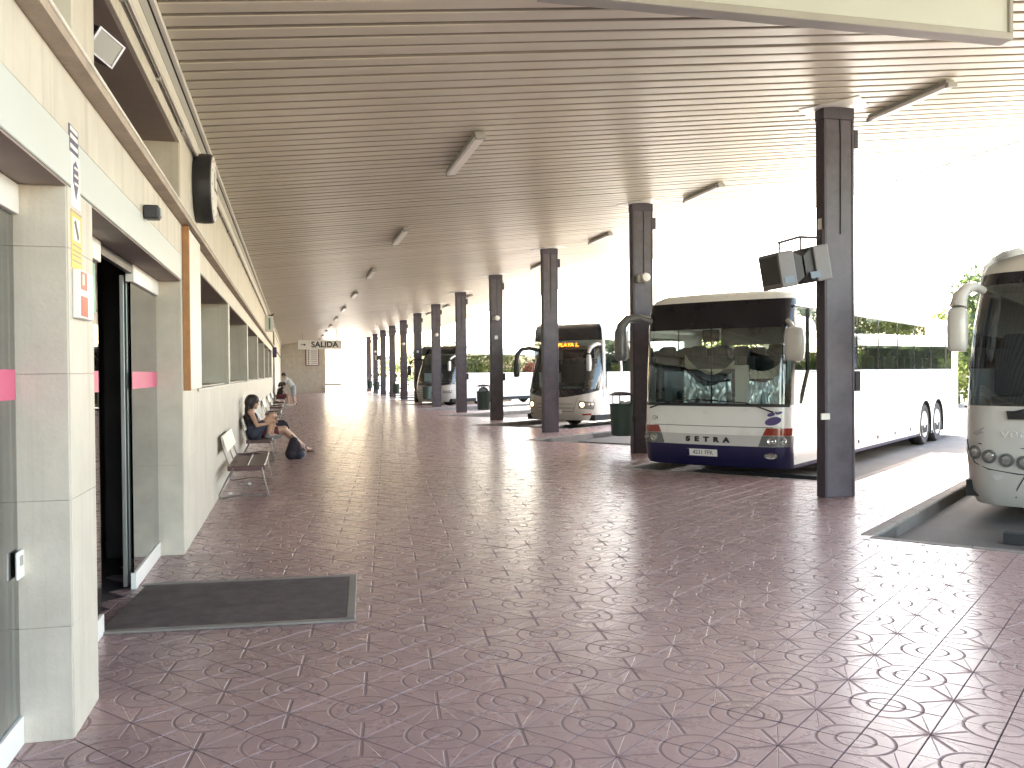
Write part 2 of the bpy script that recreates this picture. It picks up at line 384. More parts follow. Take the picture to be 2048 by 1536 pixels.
cache = {}
trnd = random.Random(3)
def tile_mesh(key):
    i2, j2 = key
    if key not in cache:
        vs, fs, uvs = tile_geo(0, S, 0, S, 0, 0)
        me = bpy.data.meshes.new('tile'); me.from_pydata([(x-S/2, y-S/2, z) for x, y, z in vs], [], fs); me.materials.append(M['tile'])
        ul = me.uv_layers.new(name='UVMap')
        for p in me.polygons:
            for li in p.loop_indices:
                fu, fv = uvs[me.loops[li].vertex_index]; ul.data[li].uv = ((1-fu) if i2 else fu, (1-fv) if j2 else fv)
        # lattice axes (u along Uv, v along Vv) are left-handed: swap into x=v, y=u
        for vtx in me.vertices: vtx.co = (vtx.co.y, vtx.co.x, vtx.co.z)
        me.flip_normals(); at = me.attributes.new('tone', 'FLOAT', 'POINT'); at.data.foreach_set('value', [trnd.random()*50]*len(me.vertices)); me.update(); cache[key] = me
    return cache[key]
V_, F_, UV_, T_ = [], [], [], []
for t in tiles:
    a, b, lo, hi, i, j, c = t
    if id(t) in near:
        o = bpy.data.objects.new('tile', tile_mesh((i % 2, j % 2))); COL.objects.link(o); o.parent = platform
        cc = L2W((a+b)/2, (lo+hi)/2); o.location = (*cc, trnd.gauss(0, .0006)); o.rotation_euler = (trnd.gauss(0, .0025), trnd.gauss(0, .0025), -A)
        o.scale = ((hi-lo)/S, (b-a)/S, 1)
    else:
        vs, fs, uvs = tile_geo(a, b, lo, hi, i, j, dz=trnd.gauss(0, .0006)); n = len(V_)
        for (x, y, z) in vs: p = L2W(x, y); V_.append((p[0], p[1], z))
        F_ += [tuple(n+q for q in f)[::-1] for f in fs]; UV_ += uvs; T_ += [trnd.random()*50]*len(vs)
me = bpy.data.meshes.new('tile_field'); me.from_pydata(V_, [], F_); me.materials.append(M['tile'])
ul = me.uv_layers.new(name='UVMap'); li = np.empty(len(me.loops), int); me.loops.foreach_get('vertex_index', li)
ul.data.foreach_set('uv', np.array(UV_)[li].ravel()); at = me.attributes.new('tone', 'FLOAT', 'POINT'); at.data.foreach_set('value', T_)
o = bpy.data.objects.new('tile_field', me); COL.objects.link(o); o.parent = platform; o['kind'] = 'stuff'

# ------------------------------------------------------------------ canopy roof with ceiling strips
CX0, CX1, CZ0, CK = -.86, 12.0, 4.108, .104
def cz(x): return CZ0+CK*(x+.94)
roof = thing("platform_canopy", 'wide sloping station canopy with a ribbed beige strip ceiling over the platform', 'canopy')
PW = .24
# profile across the strip (y, z): flat pan with a turned-down lip on one side and a dark recessed joint
prof = [(-.118, .052), (-.112, .006), (-.104, 0), (.060, 0), (.070, .006), (.080, .045), (.092, .052)]
cb = MB(); nP = len(prof)
vs = [(x, y, z+cz(x)) for x in (CX0, CX1) for (y, z) in prof]
fs = [(q, q+1, nP+q+1, nP+q) for q in range(nP-1)]
smi = [1, 0, 0, 0, 1, 1]  # edge faces take the painted-shade colour
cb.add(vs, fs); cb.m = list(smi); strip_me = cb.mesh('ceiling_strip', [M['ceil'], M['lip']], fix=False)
srnd = random.Random(11)
far = MB()
for q in range(int(84/PW)):
    y = -1.0+PW*q+.12
    if 4.4 < y < 4.4+300*PW:
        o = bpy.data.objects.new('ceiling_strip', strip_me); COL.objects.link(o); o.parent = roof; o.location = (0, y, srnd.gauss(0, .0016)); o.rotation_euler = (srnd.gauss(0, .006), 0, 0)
        o.rotation_euler = (0, 0, srnd.gauss(0, .0002))
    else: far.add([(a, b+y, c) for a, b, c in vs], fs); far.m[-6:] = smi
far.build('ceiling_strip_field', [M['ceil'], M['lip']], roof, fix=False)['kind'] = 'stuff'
db = MB(); db.add([(x, y, cz(x)+z) for x in (CX0-.6, CX1+.05) for y in (-1.2, 83) for z in (.056, .26)], [(0, 1, 3, 2), (4, 6, 7, 5), (0, 4, 5, 1), (2, 3, 7, 6), (0, 2, 6, 4), (1, 5, 7, 3)])
db.build('roof_deck', M['groove'], roof)
fb = MB(); fb.box(CX1+.052, CX1+.10, -1.2, 83, cz(CX1)+.002, cz(CX1)+.34); fb.build('fascia', M['offwhite'], roof); fb = MB(); fb.add([(x, y, cz(x)+z) for x in (CX0, CX1+.05) for y in (83.002, 83.07) for z in (-.03, .26)], [(0, 1, 3, 2), (4, 6, 7, 5), (0, 4, 5, 1), (2, 3, 7, 6), (0, 2, 6, 4), (1, 5, 7, 3)]); fb.build('end_fascia', M['offwhite'], roof)
tb = MB(); tb.box(CX0-.035, CX0-.003, -1.2, 78, CZ0-.03, CZ0+.02); tb.build('edge_trim', M['white'], roof)
# columns
COLY = [9.93+6.42*i for i in range(12)]; CXc = 6.65
ordinal = ['nearest', 'second', 'third', 'fourth', 'fifth', 'sixth', 'seventh', 'eighth', 'ninth', 'tenth', 'eleventh', 'farthest']
extra = ['carrying the hanging televisions', 'with white spotlight, left of the blue bumper coach', 'standing before the silver coach with the orange display', 'with a bin and a round lamp on it', 'beside the parked white coach flank', 'before the far white coach front', 'left of the far white coach', 'carrying a round white lamp, far along the row', 'with a bin beside it, far along the row', 'carrying a small dark monitor', 'second to last in the row', 'at the sunlit end of the row']
COLS = []
for i, y in enumerate(COLY):
    c = thing('canopy_column', f'{ordinal[i]} dark steel canopy column, {extra[i]}', 'column', (CXc, y, 0), 0, 'dark steel columns holding the canopy'); COLS.append(c)
    if i == 0:
        zt = cz(CXc)-.01
        b = MB(); b.box(-.17, .20, -.075, .09, 0, zt, b=.006); b.build('shaft', M['steel'], c)
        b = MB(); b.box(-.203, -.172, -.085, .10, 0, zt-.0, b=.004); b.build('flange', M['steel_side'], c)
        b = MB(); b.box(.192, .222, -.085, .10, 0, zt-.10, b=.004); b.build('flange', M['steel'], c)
        b = MB(); R45 = Matrix.Rotation(math.radians(45), 4, 'Z'); Sh = Matrix(((1, 0, 0, 0), (0, 1, 0, 0), (CK, 0, 1, cz(CXc)-.012), (0, 0, 0, 1)))
        b.box(-.36, .36, -.36, .36, 0, .008, M=Sh @ R45); b.build('top_plate', M['white'], c)
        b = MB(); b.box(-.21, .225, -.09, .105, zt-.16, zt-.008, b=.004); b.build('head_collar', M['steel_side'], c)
        b = MB(); b.tube([(.02, -.083, zt-.02), (.035, -.083, zt-.4), (.03, -.083, 3.3)], .008, 6); b.build('cable', M['black'], c)
        proto = list(kids(c))
    else:
        for k in proto: inst(k, c)
    if i not in (1, 2):
        b = MB(); b.box(.224, .30, -.10, .06, 1.33, 1.58, b=.008); b.build('junction_box', M['black'], c)
    b = MB(); b.box(.224, .29, -.08, .05, zt-.5, zt-.28, b=.008); b.build('conduit_box', M['steel_side'], c)
    if i in (0, 3, 6):
        b = MB(); b.box(-.06, .05, -.0885, -.0865, 2.72, 2.84) if i else b.box(-.2065, -.2035, -.03, .05, 3.36, 3.50); b.build('paper_label', M['paper'], c)
def spot_lamp(i, lab):
    t = thing('spot_lamp', lab, 'lamp', (CXc, COLY[i]-.09, 3.42), 0, 'round white lamps on the columns')
    b = MB(); b.lathe([(.06, 0), (.085, -.02), (.09, -.12), (.08, -.20), (.03, -.215)], ax='y', n=18); b.build('lamp_body', M['white'], t, 40)
    b = MB(); b.box(-.14, -.07, -.10, -.001, -.09, .06, b=.01); b.build('bracket', M['grey'], t)
spot_lamp(1, 'round white spotlight on the second column, above the white and blue coach')
spot_lamp(3, 'round white lamp on the fourth column, above a bin')
spot_lamp(5, 'round white lamp on the sixth column, before the far coach')
spot_lamp(7, 'round white lamp on the eighth column')
spot_lamp(10, 'round white lamp on the second to last column')
# small sensor and tape on the nearest column
b = MB(); b.box(-.27, -.15, -.115, -.086, .98, 1.06, b=.004); tag(b.build('socket_box', M['offwhite']), 'small pale socket box on the nearest column at hip height', 'socket').location = (CXc, COLY[0], 0)

# televisions hanging from the nearest column
tv = thing('television_bracket', 'steel arm on the nearest column that two televisions hang from', 'bracket', (CXc-.2, COLY[0], 0))
b = MB(); b.tube([(-.01, -.0, 3.26), (-.30, -.0, 3.26), (-.62, -.05, 3.17)], .018, 8); b.tube([(-.60, -.05, 3.175), (-.61, -.05, 3.02)], .012, 8); b.tube([(-.28, 0, 3.25), (-.28, 0, 3.05)], .014, 8); build_each(b, 'arm', M['steel'], tv)
b = MB(); b.box(-.02, -.002, -.07, .07, 3.15, 3.36, b=.004); b.build('wall_plate', M['steel'], tv)
def crt(label, x0, x1, zc, tilt, screen):
    t = thing('television', label, 'television', (CXc-.2, COLY[0]-.02, 0), 0, 'televisions hanging from the nearest column')
    sgn = 1 if screen > 0 else -1
    Mx = Matrix.Translation(((x0+x1)/2, 0, zc)) @ Matrix.Rotation(math.radians(tilt), 4, 'Y')
    w = (x1-x0)/2
    b = MB(); b.box(-w, w*.25, -.24, .24, -.22, .22, b=.02, M=Mx) if sgn < 0 else b.box(-w*.25, w, -.24, .24, -.22, .22, b=.02, M=Mx); b.build('case', M['tvgrey'], t)
    b = MB(); q = w*.98
    if sgn < 0: poly = [(w*.26, -.20), (w*.26, .20), (q, .12), (q, -.13)]
    else: poly = [(-w*.26, -.20), (-w*.26, .20), (-q, .12), (-q, -.13)]
    b.prism(poly, lambda p, s: Mx @ Vector((p[0], (-.20, .20)[s], p[1]))); b.build('tube_housing', M['black'], t)
    b = MB(); xx = -w-.004 if sgn < 0 else w+.004; b.box(min(xx, xx-sgn*.006), max(xx, xx-sgn*.006), -.20, .20, -.16, .18, M=Mx); b.build('screen', M['black'], t)
    b = MB(); b.box(-w*.8, 0, -.246, -.241, -.17, -.09, M=Mx); b.build('front_trim', M['tvblue'], t)
    return t
crt('left of two boxy televisions hanging from the nearest column, facing along the platform', -.72, -.38, 2.84, -10, -1)
crt('right of two boxy televisions, tucked close against the nearest column', -.365, -.03, 2.905, -10, 1)
tv2 = tag(MB().box(-.42, -.06, -.25, .25, 2.62, 2.98, b=.03).build('monitor', M['black']), 'small dark monitor on the tenth column far along the row', 'monitor'); tv2.location = (CXc-.1, COLY[9], 0)

# fluorescent battens
def batten(L, loc, lab, grp, proto=[]):
    t = thing('ceiling_light', lab, 'light', loc, 0, grp); t.rotation_euler = (0, math.atan(-CK), 0)
    key = ('b', L)
    if key not in batten.c:
        b = MB(); b.box(-.06, .06, -L/2, L/2, -.055, -.012, b=.006); ho = b.build('housing', M['grey'], t)
        b = MB(); b.box(-.07, .07, -L/2+.02, L/2-.02, -.10, -.056, b=.018); di = b.build('diffuser', M['lampwhite'], t)
        b = MB(); [b.box(-.064, .064, e-.03, e+.03, -.104, -.050, b=.004) for e in (-L/2-.008, L/2+.008)]; en, en2 = build_each(b, 'end_cap', M['grey'], t)
        b = MB(); [b.tube([(0, e, -.012), (0, e, .03)], .012, 6) for e in (-L*.3, L*.3)]; sp, sp2 = build_each(b, 'mount', M['grey'], t)
        batten.c[key] = (ho, di, en, sp, en2, sp2)
    else:
        for k in batten.c[key]: inst(k, t)
batten.c = {}
w2 = ['nearest', 'second', 'third', 'fourth', 'fifth', 'sixth', 'seventh', 'eighth', 'ninth', 'tenth']
for i in range(10):
    y = 11.2+6.9*i; batten(2.0, (2.15, y, cz(2.15)), f'{w2[i]} white strip light of the row above the walkway', 'strip lights above the walkway')
for i in range(12):
    y = 9.6+5.72*i; batten(1.45, (7.47, y, cz(7.47)), f'{(w2+["eleventh", "twelfth"])[i]} white strip light of the row beyond the columns', 'strip lights beyond the columns')

# big hanging sign box, upper right
hs = thing('hanging_sign', 'large pale grey sign box hanging from the ceiling at the upper right', 'sign', (0, 6.0, 0))
bs = MB(); bs.add([(1.75, 0.012, 4.29), (5.60, 0.012, 4.29), (5.60, .118, 4.29), (1.75, .118, 4.29), (1.75, .012, cz(1.75)-.03), (5.60, .012, cz(5.6)-.06), (5.60, .118, cz(5.6)-.06), (1.75, .118, cz(1.75)-.03)], [(0, 1, 2, 3), (4, 7, 6, 5), (0, 4, 5, 1), (1, 5, 6, 2), (2, 6, 7, 3), (3, 7, 4, 0)])
bs.build('panel', M['band'], hs)
b = MB(); b.box(1.72, 5.64, -.012, .142, 4.235, 4.292, b=.006); b.box(5.602, 5.64, -.012, .142, 4.294, cz(5.6)-.06, b=.006); build_each(b, 'frame_rail', M['grey'], hs)
b = MB(); [b.tube([(x, .065, cz(x)-.07), (x, .065, cz(x)+.02)], .012, 6) for x in (2.1, 3.7, 5.3)]; build_each(b, 'hanger', M['grey'], hs)

# ------------------------------------------------------------------ station building
WX = -.95; YE = 78.0
bd = thing('station_building', 'long cream stone station building with doors, ticket windows and ledge along the platform', 'building', (0, 0, 0))
def P(name, m, *boxes, bev=0.0, parent=None, smooth=None):
    b = MB(); [b.box(*q, b=bev) for q in boxes]; return build_each(b, name, m, bd if parent is None else parent, smooth)[0]
# pilasters of stacked slabs; joint edges stay open by 3 mm
def slabs(name, x0, x1, y0, y1, z0, z1, h, m, ph=0.0):
    z = z0
    while z < z1-1e-4:
        t = min(z1, z+h if z > z0 or ph == 0 else z+ph); P(name, m, (x0, x1, y0, y1, z+.0006, t-.0006), bev=.0012); z = t
slabs('stone_panel', -1.25, WX, 4.27, 4.76, 0, 2.44, .555, M['wall'], .5)
slabs('stone_panel', -1.25, WX, 8.40, 9.62, 0, 2.944, .82, M['wall'], .82)
slabs('stone_panel', -1.25, WX, -.9, .65, 0, 2.44, .555, M['wall'], .5)
P('pilaster_core', M['dark_int'], (-1.6, -1.255, 4.28, 4.75, 0, 2.44), (-1.6, -1.255, 8.41, 9.6, 0, 2.94), (-1.6, -1.255, -.9, .64, 0, 2.44))
# reveals of the pilasters next to the doors (worn stone)
slabs('reveal_panel', -1.20, -.956, 8.386, 8.398, 0, 2.43, .82, M['reveal'], .80)
slabs('reveal_panel', -1.20, -.956, 4.256, 4.268, 0, 2.43, .555, M['reveal'], .50)
# lintel band, wall band over it, ledge
P('lintel', M['band'], (-1.22, WX+.003, -.9, 8.385, 2.446, 2.668), bev=.004)
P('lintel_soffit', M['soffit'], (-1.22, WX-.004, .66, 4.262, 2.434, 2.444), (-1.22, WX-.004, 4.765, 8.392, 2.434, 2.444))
yy = -.9
while yy < 8.3:
    y1 = min(8.395, yy+2.15) if abs(yy+2.15-8.395) > .4 else 8.395
    P('wall_panel', M['wall'], (-1.3, WX, yy+.0015, y1-.0015, 2.670, 2.944), bev=.002); yy = y1
P('ledge', M['ledge'], (-1.32, WX+.085, -.9, YE-.01, 2.946, 2.99)); P('ledge_coping', M['ledge_edge'], (-1.32, WX+.092, -.9, YE-.01, 2.991, 3.012), bev=.004)
# clerestory recess over the doors
P('clerestory_post', M['wall'], (-1.36, WX, 4.40, 4.86, 3.014, 3.66), (-1.36, WX, -.9, -.5, 3.014, 3.66), bev=.004)
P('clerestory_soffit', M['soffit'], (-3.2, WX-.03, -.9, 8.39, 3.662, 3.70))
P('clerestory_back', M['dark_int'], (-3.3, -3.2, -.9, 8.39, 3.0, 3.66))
P('clerestory_sill', M['reveal'], (-3.2, -1.325, -.9, 8.39, 2.96, 3.0))
P('clerestory_reveal', M['reveal'], (-3.2, WX-.006, 8.36, 8.394, 3.014, 3.66))
P('upper_beam', M['wall'], (-1.3, WX, -.9, 8.394, 3.664, 3.78), bev=.003)
P('upper_beam_back', M['soffit'], (-1.3, -1.0, -.9, 8.394, 3.785, 3.99))
# upper wall panels
yy = 8.397; k = 0
while yy < YE-.1:
    y1 = min(YE-.01, yy+2.9); P('wall_panel', M['wall'], (-1.3, WX, yy+.0015, y1-.0015, 3.014, 3.80), bev=.002); yy = y1
P('gutter', M['offwhite'], (-1.0, WX+.05, -.9, YE-.02, 3.802, 3.93), bev=.012)
P('eaves_strip', M['grey'], (-1.4, -.905, -.9, YE-.02, 3.94, 4.07))
b = MB(); b.tube([(WX+.02, y, 3.785+.006*math.sin(y*2.1)) for y in np.arange(-.9, 40, .5)], .009, 6); b.build('cable', M['black'], bd)
cbx = MB(); [cbx.box(WX+.0, WX+.034, y-.02, y+.02, 3.765, 3.80) for y in np.arange(1.2, 40, 1.45)]; build_each(cbx, 'cable_clip', M['grey'], bd)
# lower wall panels, window openings, posts
LW = 1.66; yy = 9.623
while yy < YE-.1:
    y1 = min(YE-.01, yy+LW); P('wall_panel', M['wall'], (-1.38, WX, yy+.0015, y1-.0015, -.02, 1.43), bev=.002); yy = y1
posts = [14.5, 20.4, 26.3, 32.2, 38.1]; WEND = 43.6
edges = [9.62]+[p+.15 for p in posts]; ends = [p-.15 for p in posts]+[WEND]
for p in posts: P('window_post', M['wall'], (-1.38, WX, p-.15, p+.15, 1.465, 2.70), bev=.004)
yy = WEND
while yy < YE-.1:
    y1 = min(YE-.01, yy+2.2); P('wall_panel', M['wall'], (-1.38, WX, yy+.0015, y1-.0015, 1.435, 2.70), bev=.002); yy = y1
P('window_sill', M['ledge_edge'], (-1.40, WX+.02, 9.63, WEND, 1.432, 1.462), bev=.004)
yy = 9.623
while yy < YE-.1:
    y1 = min(YE-.01, yy+2.95); P('lintel_panel', M['wall'], (-1.38, WX, yy+.0015, y1-.0015, 2.703, 2.944), bev=.002); yy = y1
P('window_soffit', M['soffit'], (-1.39, WX-.005, 9.64, WEND, 2.690, 2.7015))
for a, e in zip(edges, ends):
    w = empty('window', (0, 0, 0)); w.parent = bd
    P('frame_rail', M['alu'], (-1.41, -1.385, a, e, 1.464, 1.51), (-1.41, -1.385, a, e, 2.645, 2.688), *[(-1.412, -1.383, y-.02, y+.02, 1.512, 2.643) for y in np.linspace(a+.02, e-.02, 4)], parent=w)
    P('pane', M['wglass'], (-1.40, -1.394, a+.03, e-.03, 1.512, 2.643), parent=w)
    P('counter_shelf', M['reveal'], (-1.36, -1.0, a+.3, e-.3, 1.464, 1.48), parent=w)
# hall behind
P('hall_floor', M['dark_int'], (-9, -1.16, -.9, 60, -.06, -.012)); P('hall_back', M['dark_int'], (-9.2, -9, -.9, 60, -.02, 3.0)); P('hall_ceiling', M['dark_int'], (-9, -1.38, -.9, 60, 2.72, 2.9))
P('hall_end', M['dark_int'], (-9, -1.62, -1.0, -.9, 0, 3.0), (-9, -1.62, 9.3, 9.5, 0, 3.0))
vm = thing('vending_machine', 'dark red machine standing in the unlit hall behind the door', 'machine', (-3.4, 9.0, 0))
b = MB(); b.box(-.45, .45, -.35, .28, -.01, 1.0, b=.02); b.build('cabinet', M['red_int'], vm); b = MB(); b.box(-.40, .40, -.36, -.351, .3, .9); b.build('front', M['black'], vm)
# roof slab of the building
P('roof_slab', M['concrete'], (-9.2, -1.42, -1.0, YE, 4.12, 4.30))
P('back_fill', M['concrete'], (-9.2, -1.42, 9.5, YE, 3.02, 4.10))
# doors: far door (open) and near door
def door(lab, y0, y1, gap, name='sliding_door'):
    t = thing(name, lab, 'door', (-1.17, 0, 0), 0)
    g0, g1 = gap
    b = MB(); b.box(-.02, .02, y0, g0, 0, .125, b=.003); b.box(-.02, .02, g1, y1, 0, .125, b=.003); build_each(b, 'plinth', M['white'], t)
    b = MB(); b.box(-.03, .03, y0, g0-.002, 2.30, 2.43, b=.003); b.box(-.03, .03, g1+.002, y1, 2.30, 2.43, b=.003); build_each(b, 'track_cover', M['white'], t)
    b = MB(); b.box(-.02, .02, g0, g1, 2.36, 2.43); b.build('track', M['black'], t)
    for (a, e) in ((y0+.003, g0), (g1, y1-.003)):
        if e-a < .1: continue
        b = MB(); b.box(-.006, .006, a, e, .126, 2.298); g = b.build('glass_pane', M['glass'], t)
        b = MB(); b.box(.0065, .0085, a+.01, e-.01, 1.50, 1.63); b.build('band_sticker', M['pink'], g)
    for e in (g1+.03, g1+.16):
        b = MB(); b.box(-.075, -.045, e-.018, e+.018, .02, 2.35, b=.003); b.build('leaf_stile', M['alu'], t)
        b = MB(); b.box(-.08, -.04, e+.0185, e+.030, .02, 2.35); b.build('rubber_seal', M['black'], t)
    b = MB(); b.box(-.066, -.054, g1+.19, y1-.05, .05, 2.3); b.build('leaf_glass', M['glass'], t)
    return t
d1 = door('open glass sliding door behind the black mat, pink bands on its panes', 4.765, 8.384, (5.95, 7.12))
d2 = door('closed glass sliding door at the left edge, wide pink band across its pane', .66, 4.254, (1.0, 1.02))
b = MB(); b.box(.0095, .0135, 5.42, 5.86, 1.98, 2.28); gs = b.build('emergency_sign', M['green'], None); gs.location = (-1.17, 0, 0); tag(gs, 'small green notice stuck on the glass of the open door', 'sign')
ic = thing('intercom', 'small white intercom with cable on the left edge glass', 'intercom', (-1.155, 4.22, .79))
b = MB(); b.box(-.0, .014, -.05, .04, -.06, .06, b=.005); b.build('case', M['white'], ic); b = MB(); b.box(.0145, .016, -.03, .015, -.002, .04); b.build('display', M['grey'], ic)
b = MB(); b.tube([(.008, .058, .02), (.008, .072, .3), (.008, .075, .9), (.008, .075, 1.6)], .006, 6); b.build('cable', M['white'], ic)
# fittings on the wall
def posters():
    x = WX+.0035
    b = MB(); b.box(x-.003, x, 4.30, 4.47, 2.60, 2.72); t = tag(b.build('poster', M['navy']), 'navy and white security notice, topmost on the near pilaster', 'poster', 'notices on the near pilaster')
    b = MB(); [b.box(x, x+.0012, 4.315, 4.455, z-.010, z+.010) for z in (2.705, 2.672, 2.628)]; build_each(b, 'print_line', M['paper'], t)
    b = MB(); b.box(x-.003, x, 4.325, 4.50, 2.36, 2.60); t = tag(b.build('poster', M['paper']), 'white notice with a navy shield on the near pilaster', 'poster', 'notices on the near pilaster')
    sh = MB(); sh.prism([(-.045, .05), (0, .075), (.045, .05), (.05, -.02), (0, -.10), (-.05, -.02)], lambda p, s: (x+.0004+.0012*s, 4.41+p[0], 2.50+p[1])); sh.build('shield', M['navy'], t)
    b = MB(); [b.box(x+.002, x+.003, 4.375, 4.445, z-.006, z+.006) for z in (2.54, 2.505, 2.47)]; [b.box(x, x+.001, 4.36, 4.46, z-.004, z+.004) for z in (2.385,)]; build_each(b, 'print_line', M['paper'], t)
    b = MB(); b.box(x-.003, x, 4.315, 4.515, 2.085, 2.345); t = tag(b.build('poster', M['yellow']), 'yellow camera surveillance notice on the near pilaster', 'poster', 'notices on the near pilaster')
    b = MB(); b.box(x, x+.001, 4.34, 4.48, 2.21, 2.315); b.build('white_field', M['paper'], t)
    cm = MB(); cm.prism([(-.045, .03), (.02, -.045), (.045, -.03), (-.02, .045)], lambda p, s: (x+.0012+.001*s, 4.41+p[0], 2.262+p[1])); cm.build('camera_symbol', M['black'], t)
    b = MB(); [b.box(x, x+.001, 4.335, 4.495, z-.003, z+.003) for z in (2.19, 2.165, 2.145, 2.12)]; b.box(x, x+.001, 4.315, 4.515, 2.335, 2.345); build_each(b, 'print_line', M['ledge'], t)
    b = MB(); b.box(x-.003, x+.03, 4.33, 4.60, 1.86, 2.08, b=.004); t = tag(b.build('leaflet_holder', M['paper']), 'red and white leaflet holder, lowest on the near pilaster', 'leaflet holder')
    b = MB(); b.box(x+.0305, x+.032, 4.34, 4.46, 1.99, 2.07); b.box(x+.0305, x+.032, 4.34, 4.47, 1.87, 1.96); build_each(b, 'red_print', M['red'], t)
    b = MB(); b.box(x+.0325, x+.0335, 4.36, 4.40, 2.01, 2.06); b.build('white_mark', M['paper'], t)
posters()
nb = thing('notice_board', 'white wall board with a brown wooden edge between door and windows', 'board', (0, 0, 0))
P('board', M['offwhite'], (WX+.002, WX+.05, 8.50, 9.58, 1.47, 2.93), bev=.003, parent=nb); P('wooden_edge', M['wood'], (WX+.002, WX+.062, 8.455, 8.498, 1.46, 2.94), bev=.003, parent=nb)
fl = thing('floodlight', 'black floodlight tilted in the recess above the doors', 'floodlight', (-1.0, 5.30, 3.41))
Rf = Matrix.Rotation(math.radians(30), 4, 'Y') @ Matrix.Rotation(math.radians(-38), 4, 'Z') @ Matrix.Scale(.72, 4)
b = MB(); b.box(-.11, .05, -.13, .13, -.10, .10, b=.02, M=Rf); b.build('housing', M['black'], fl); b = MB(); b.box(.051, .062, -.11, .11, -.085, .085, M=Rf); b.build('lamp_glass', M['grey'], fl)
b = MB(); b.box(.0515, .068, -.13, .13, .087, .10, M=Rf); b.box(.0515, .068, -.13, .13, -.10, -.087, M=Rf); b.box(.0515, .068, .112, .13, -.086, .086, M=Rf); b.box(.0515, .068, -.13, -.112, -.086, .086, M=Rf); build_each(b, 'bezel', M['alu'], fl)
b = MB(); b.tube([(-.04, -.12, -.01), (-.06, -.13, .10), (-.06, -.13, .20)], .012, 6); b.build('bracket', M['black'], fl)
ck = thing('wall_clock', 'large round clock drum on the upper wall beside the ceiling', 'clock', (WX, 9.70, 3.52))
b = MB(); b.lathe([(.34, .001), (.35, .02), (.355, .08), (.35, .165), (.34, .178)], ax='x', n=40); b.build('drum', M['black'], ck, 30)
b = MB(); b.lathe([(.33, .179), (.325, .189)], ax='x', n=40); b.build('dial', M['paper'], ck)
b = MB(); b.box(.1905, .193, -.012, .012, -.02, .17); b.box(.1935, .196, -.02, .25, -.01, .01); build_each(b, 'hand', M['black'], ck)
b = MB(); [b.box(.1895, .191, .29*math.sin(q)-.012, .29*math.sin(q)+.012, .29*math.cos(q)-.012, .29*math.cos(q)+.012) for q in np.arange(12)*PI/6]; build_each(b, 'hour_mark', M['black'], ck)
cc = thing('wall_camera', 'small dark camera box on the lintel over the open door', 'camera', (WX, 6.35, 2.685))
b = MB(); b.box(.004, .10, -.05, .05, -.045, .045, b=.008); b.build('case', M['black'], cc); b = MB(); b.box(.1005, .112, -.03, .04, -.03, .03, b=.004); b.build('lens_plate', M['grey'], cc)
ex = thing('exit_sign', 'green and white sign plate high on the wall above the windows', 'sign', (WX, 33.5, 3.45))
b = MB(); b.box(.01, .30, -.03, .03, -.30, .27, b=.006); b.build('plate', M['paper'], ex); b = MB(); b.box(.13, .19, -.036, -.031, -.22, .2); b.build('green_field', M['green'], ex)
sp = thing('loudspeaker', 'dark horn loudspeaker under the ceiling above the sign plate', 'loudspeaker', (WX+.1, 36, 3.86))
b = MB(); b.lathe([(.03, -.12), (.05, 0), (.12, .14), (.15, .17)], ax='x', n=16); b.build('horn', M['black'], sp, 40)
b = MB(); b.tube([(-.06, 0, .02), (-.06, 0, .12)], .02, 6); b.build('bracket', M['black'], sp)
dp = thing('drain_pipe', 'dark pipe running down the wall beyond the windows', 'pipe', (WX+.06, 46, 0))
b = MB(); b.tube([(0, 0, .0), (0, 0, 3.79)], .045, 10); b.build('pipe', M['grey'], dp, 40); b = MB(); b.box(-.055, .14, -.14, .14, 2.45, 2.95, b=.01); b.build('phone_hood', M['navy'], dp)
# end wall with boards
ew = thing('end_wall', 'pale block wall closing the far end of the walkway', 'wall', (0, YE, 0))
for r in range(8):
    b = MB(); z0 = -.02+r*.55; b.box(WX-.3, 2.76, .0, .3, z0, min(z0+.5495, 4.36), b=.0025); b.build('stone_course', M['reveal'], ew)
tt = thing('timetable_board', 'white framed timetable board on the far end wall', 'board', (1.66, YE-.03, 3.05))
b = MB(); b.box(-.5, .5, -.03, .03, -.68, .68, b=.01); b.build('panel', M['paper'], tt)
b = MB(); [b.box(-.12, .40, -.034, -.031, z-.03, z+.03) for z in np.linspace(-.52, .52, 7)]; build_each(b, 'print_line', M['grey'], tt)
b = MB(); [b.box(-.36, -.26, -.034, -.031, z-.05, z+.05) for z in np.linspace(-.55, .55, 7)]; build_each(b, 'number_mark', M['black'], tt)
b = MB(); b.box(-.56, -.502, -.05, .03, -.70, .70); b.box(.502, .56, -.05, .03, -.70, .70); b.box(-.50, .50, -.05, .03, -.74, -.683); build_each(b, 'frame_rail', M['cloth_maroon'], tt)
ss = thing('exit_signboard', 'white hanging signboard reading SALIDA with an arrow', 'sign', (1.76, 60, 3.53))
b = MB(); b.box(-1.40, 1.40, -.06, .06, -.30, .30, b=.01); b.build('panel', M['paper'], ss)
b = MB(); b.box(-1.44, -1.402, -.07, .07, -.32, .32); b.box(1.402, 1.44, -.07, .07, -.32, .32); build_each(b, 'frame_end', M['grey'], ss)
SALIDA = (ss, frame((.32, -.064, 0), (1, 0, 0), (0, 0, 1)))
b = MB(); b.box(-1.22, -1.02, -.066, -.061, -.02, .02); b.prism([(-1.02, -.08), (-.88, 0), (-1.02, .08)], lambda p, s: (p[0], -.066+.005*s, p[1])); build_each(b, 'arrow', M['black'], ss)
b = MB(); [b.tube([(x, 0, .30), (x, 0, cz(1.76+x)-3.53+.03)], .015, 6) for x in (-1.1, 1.1)]; build_each(b, 'hanger', M['grey'], ss)
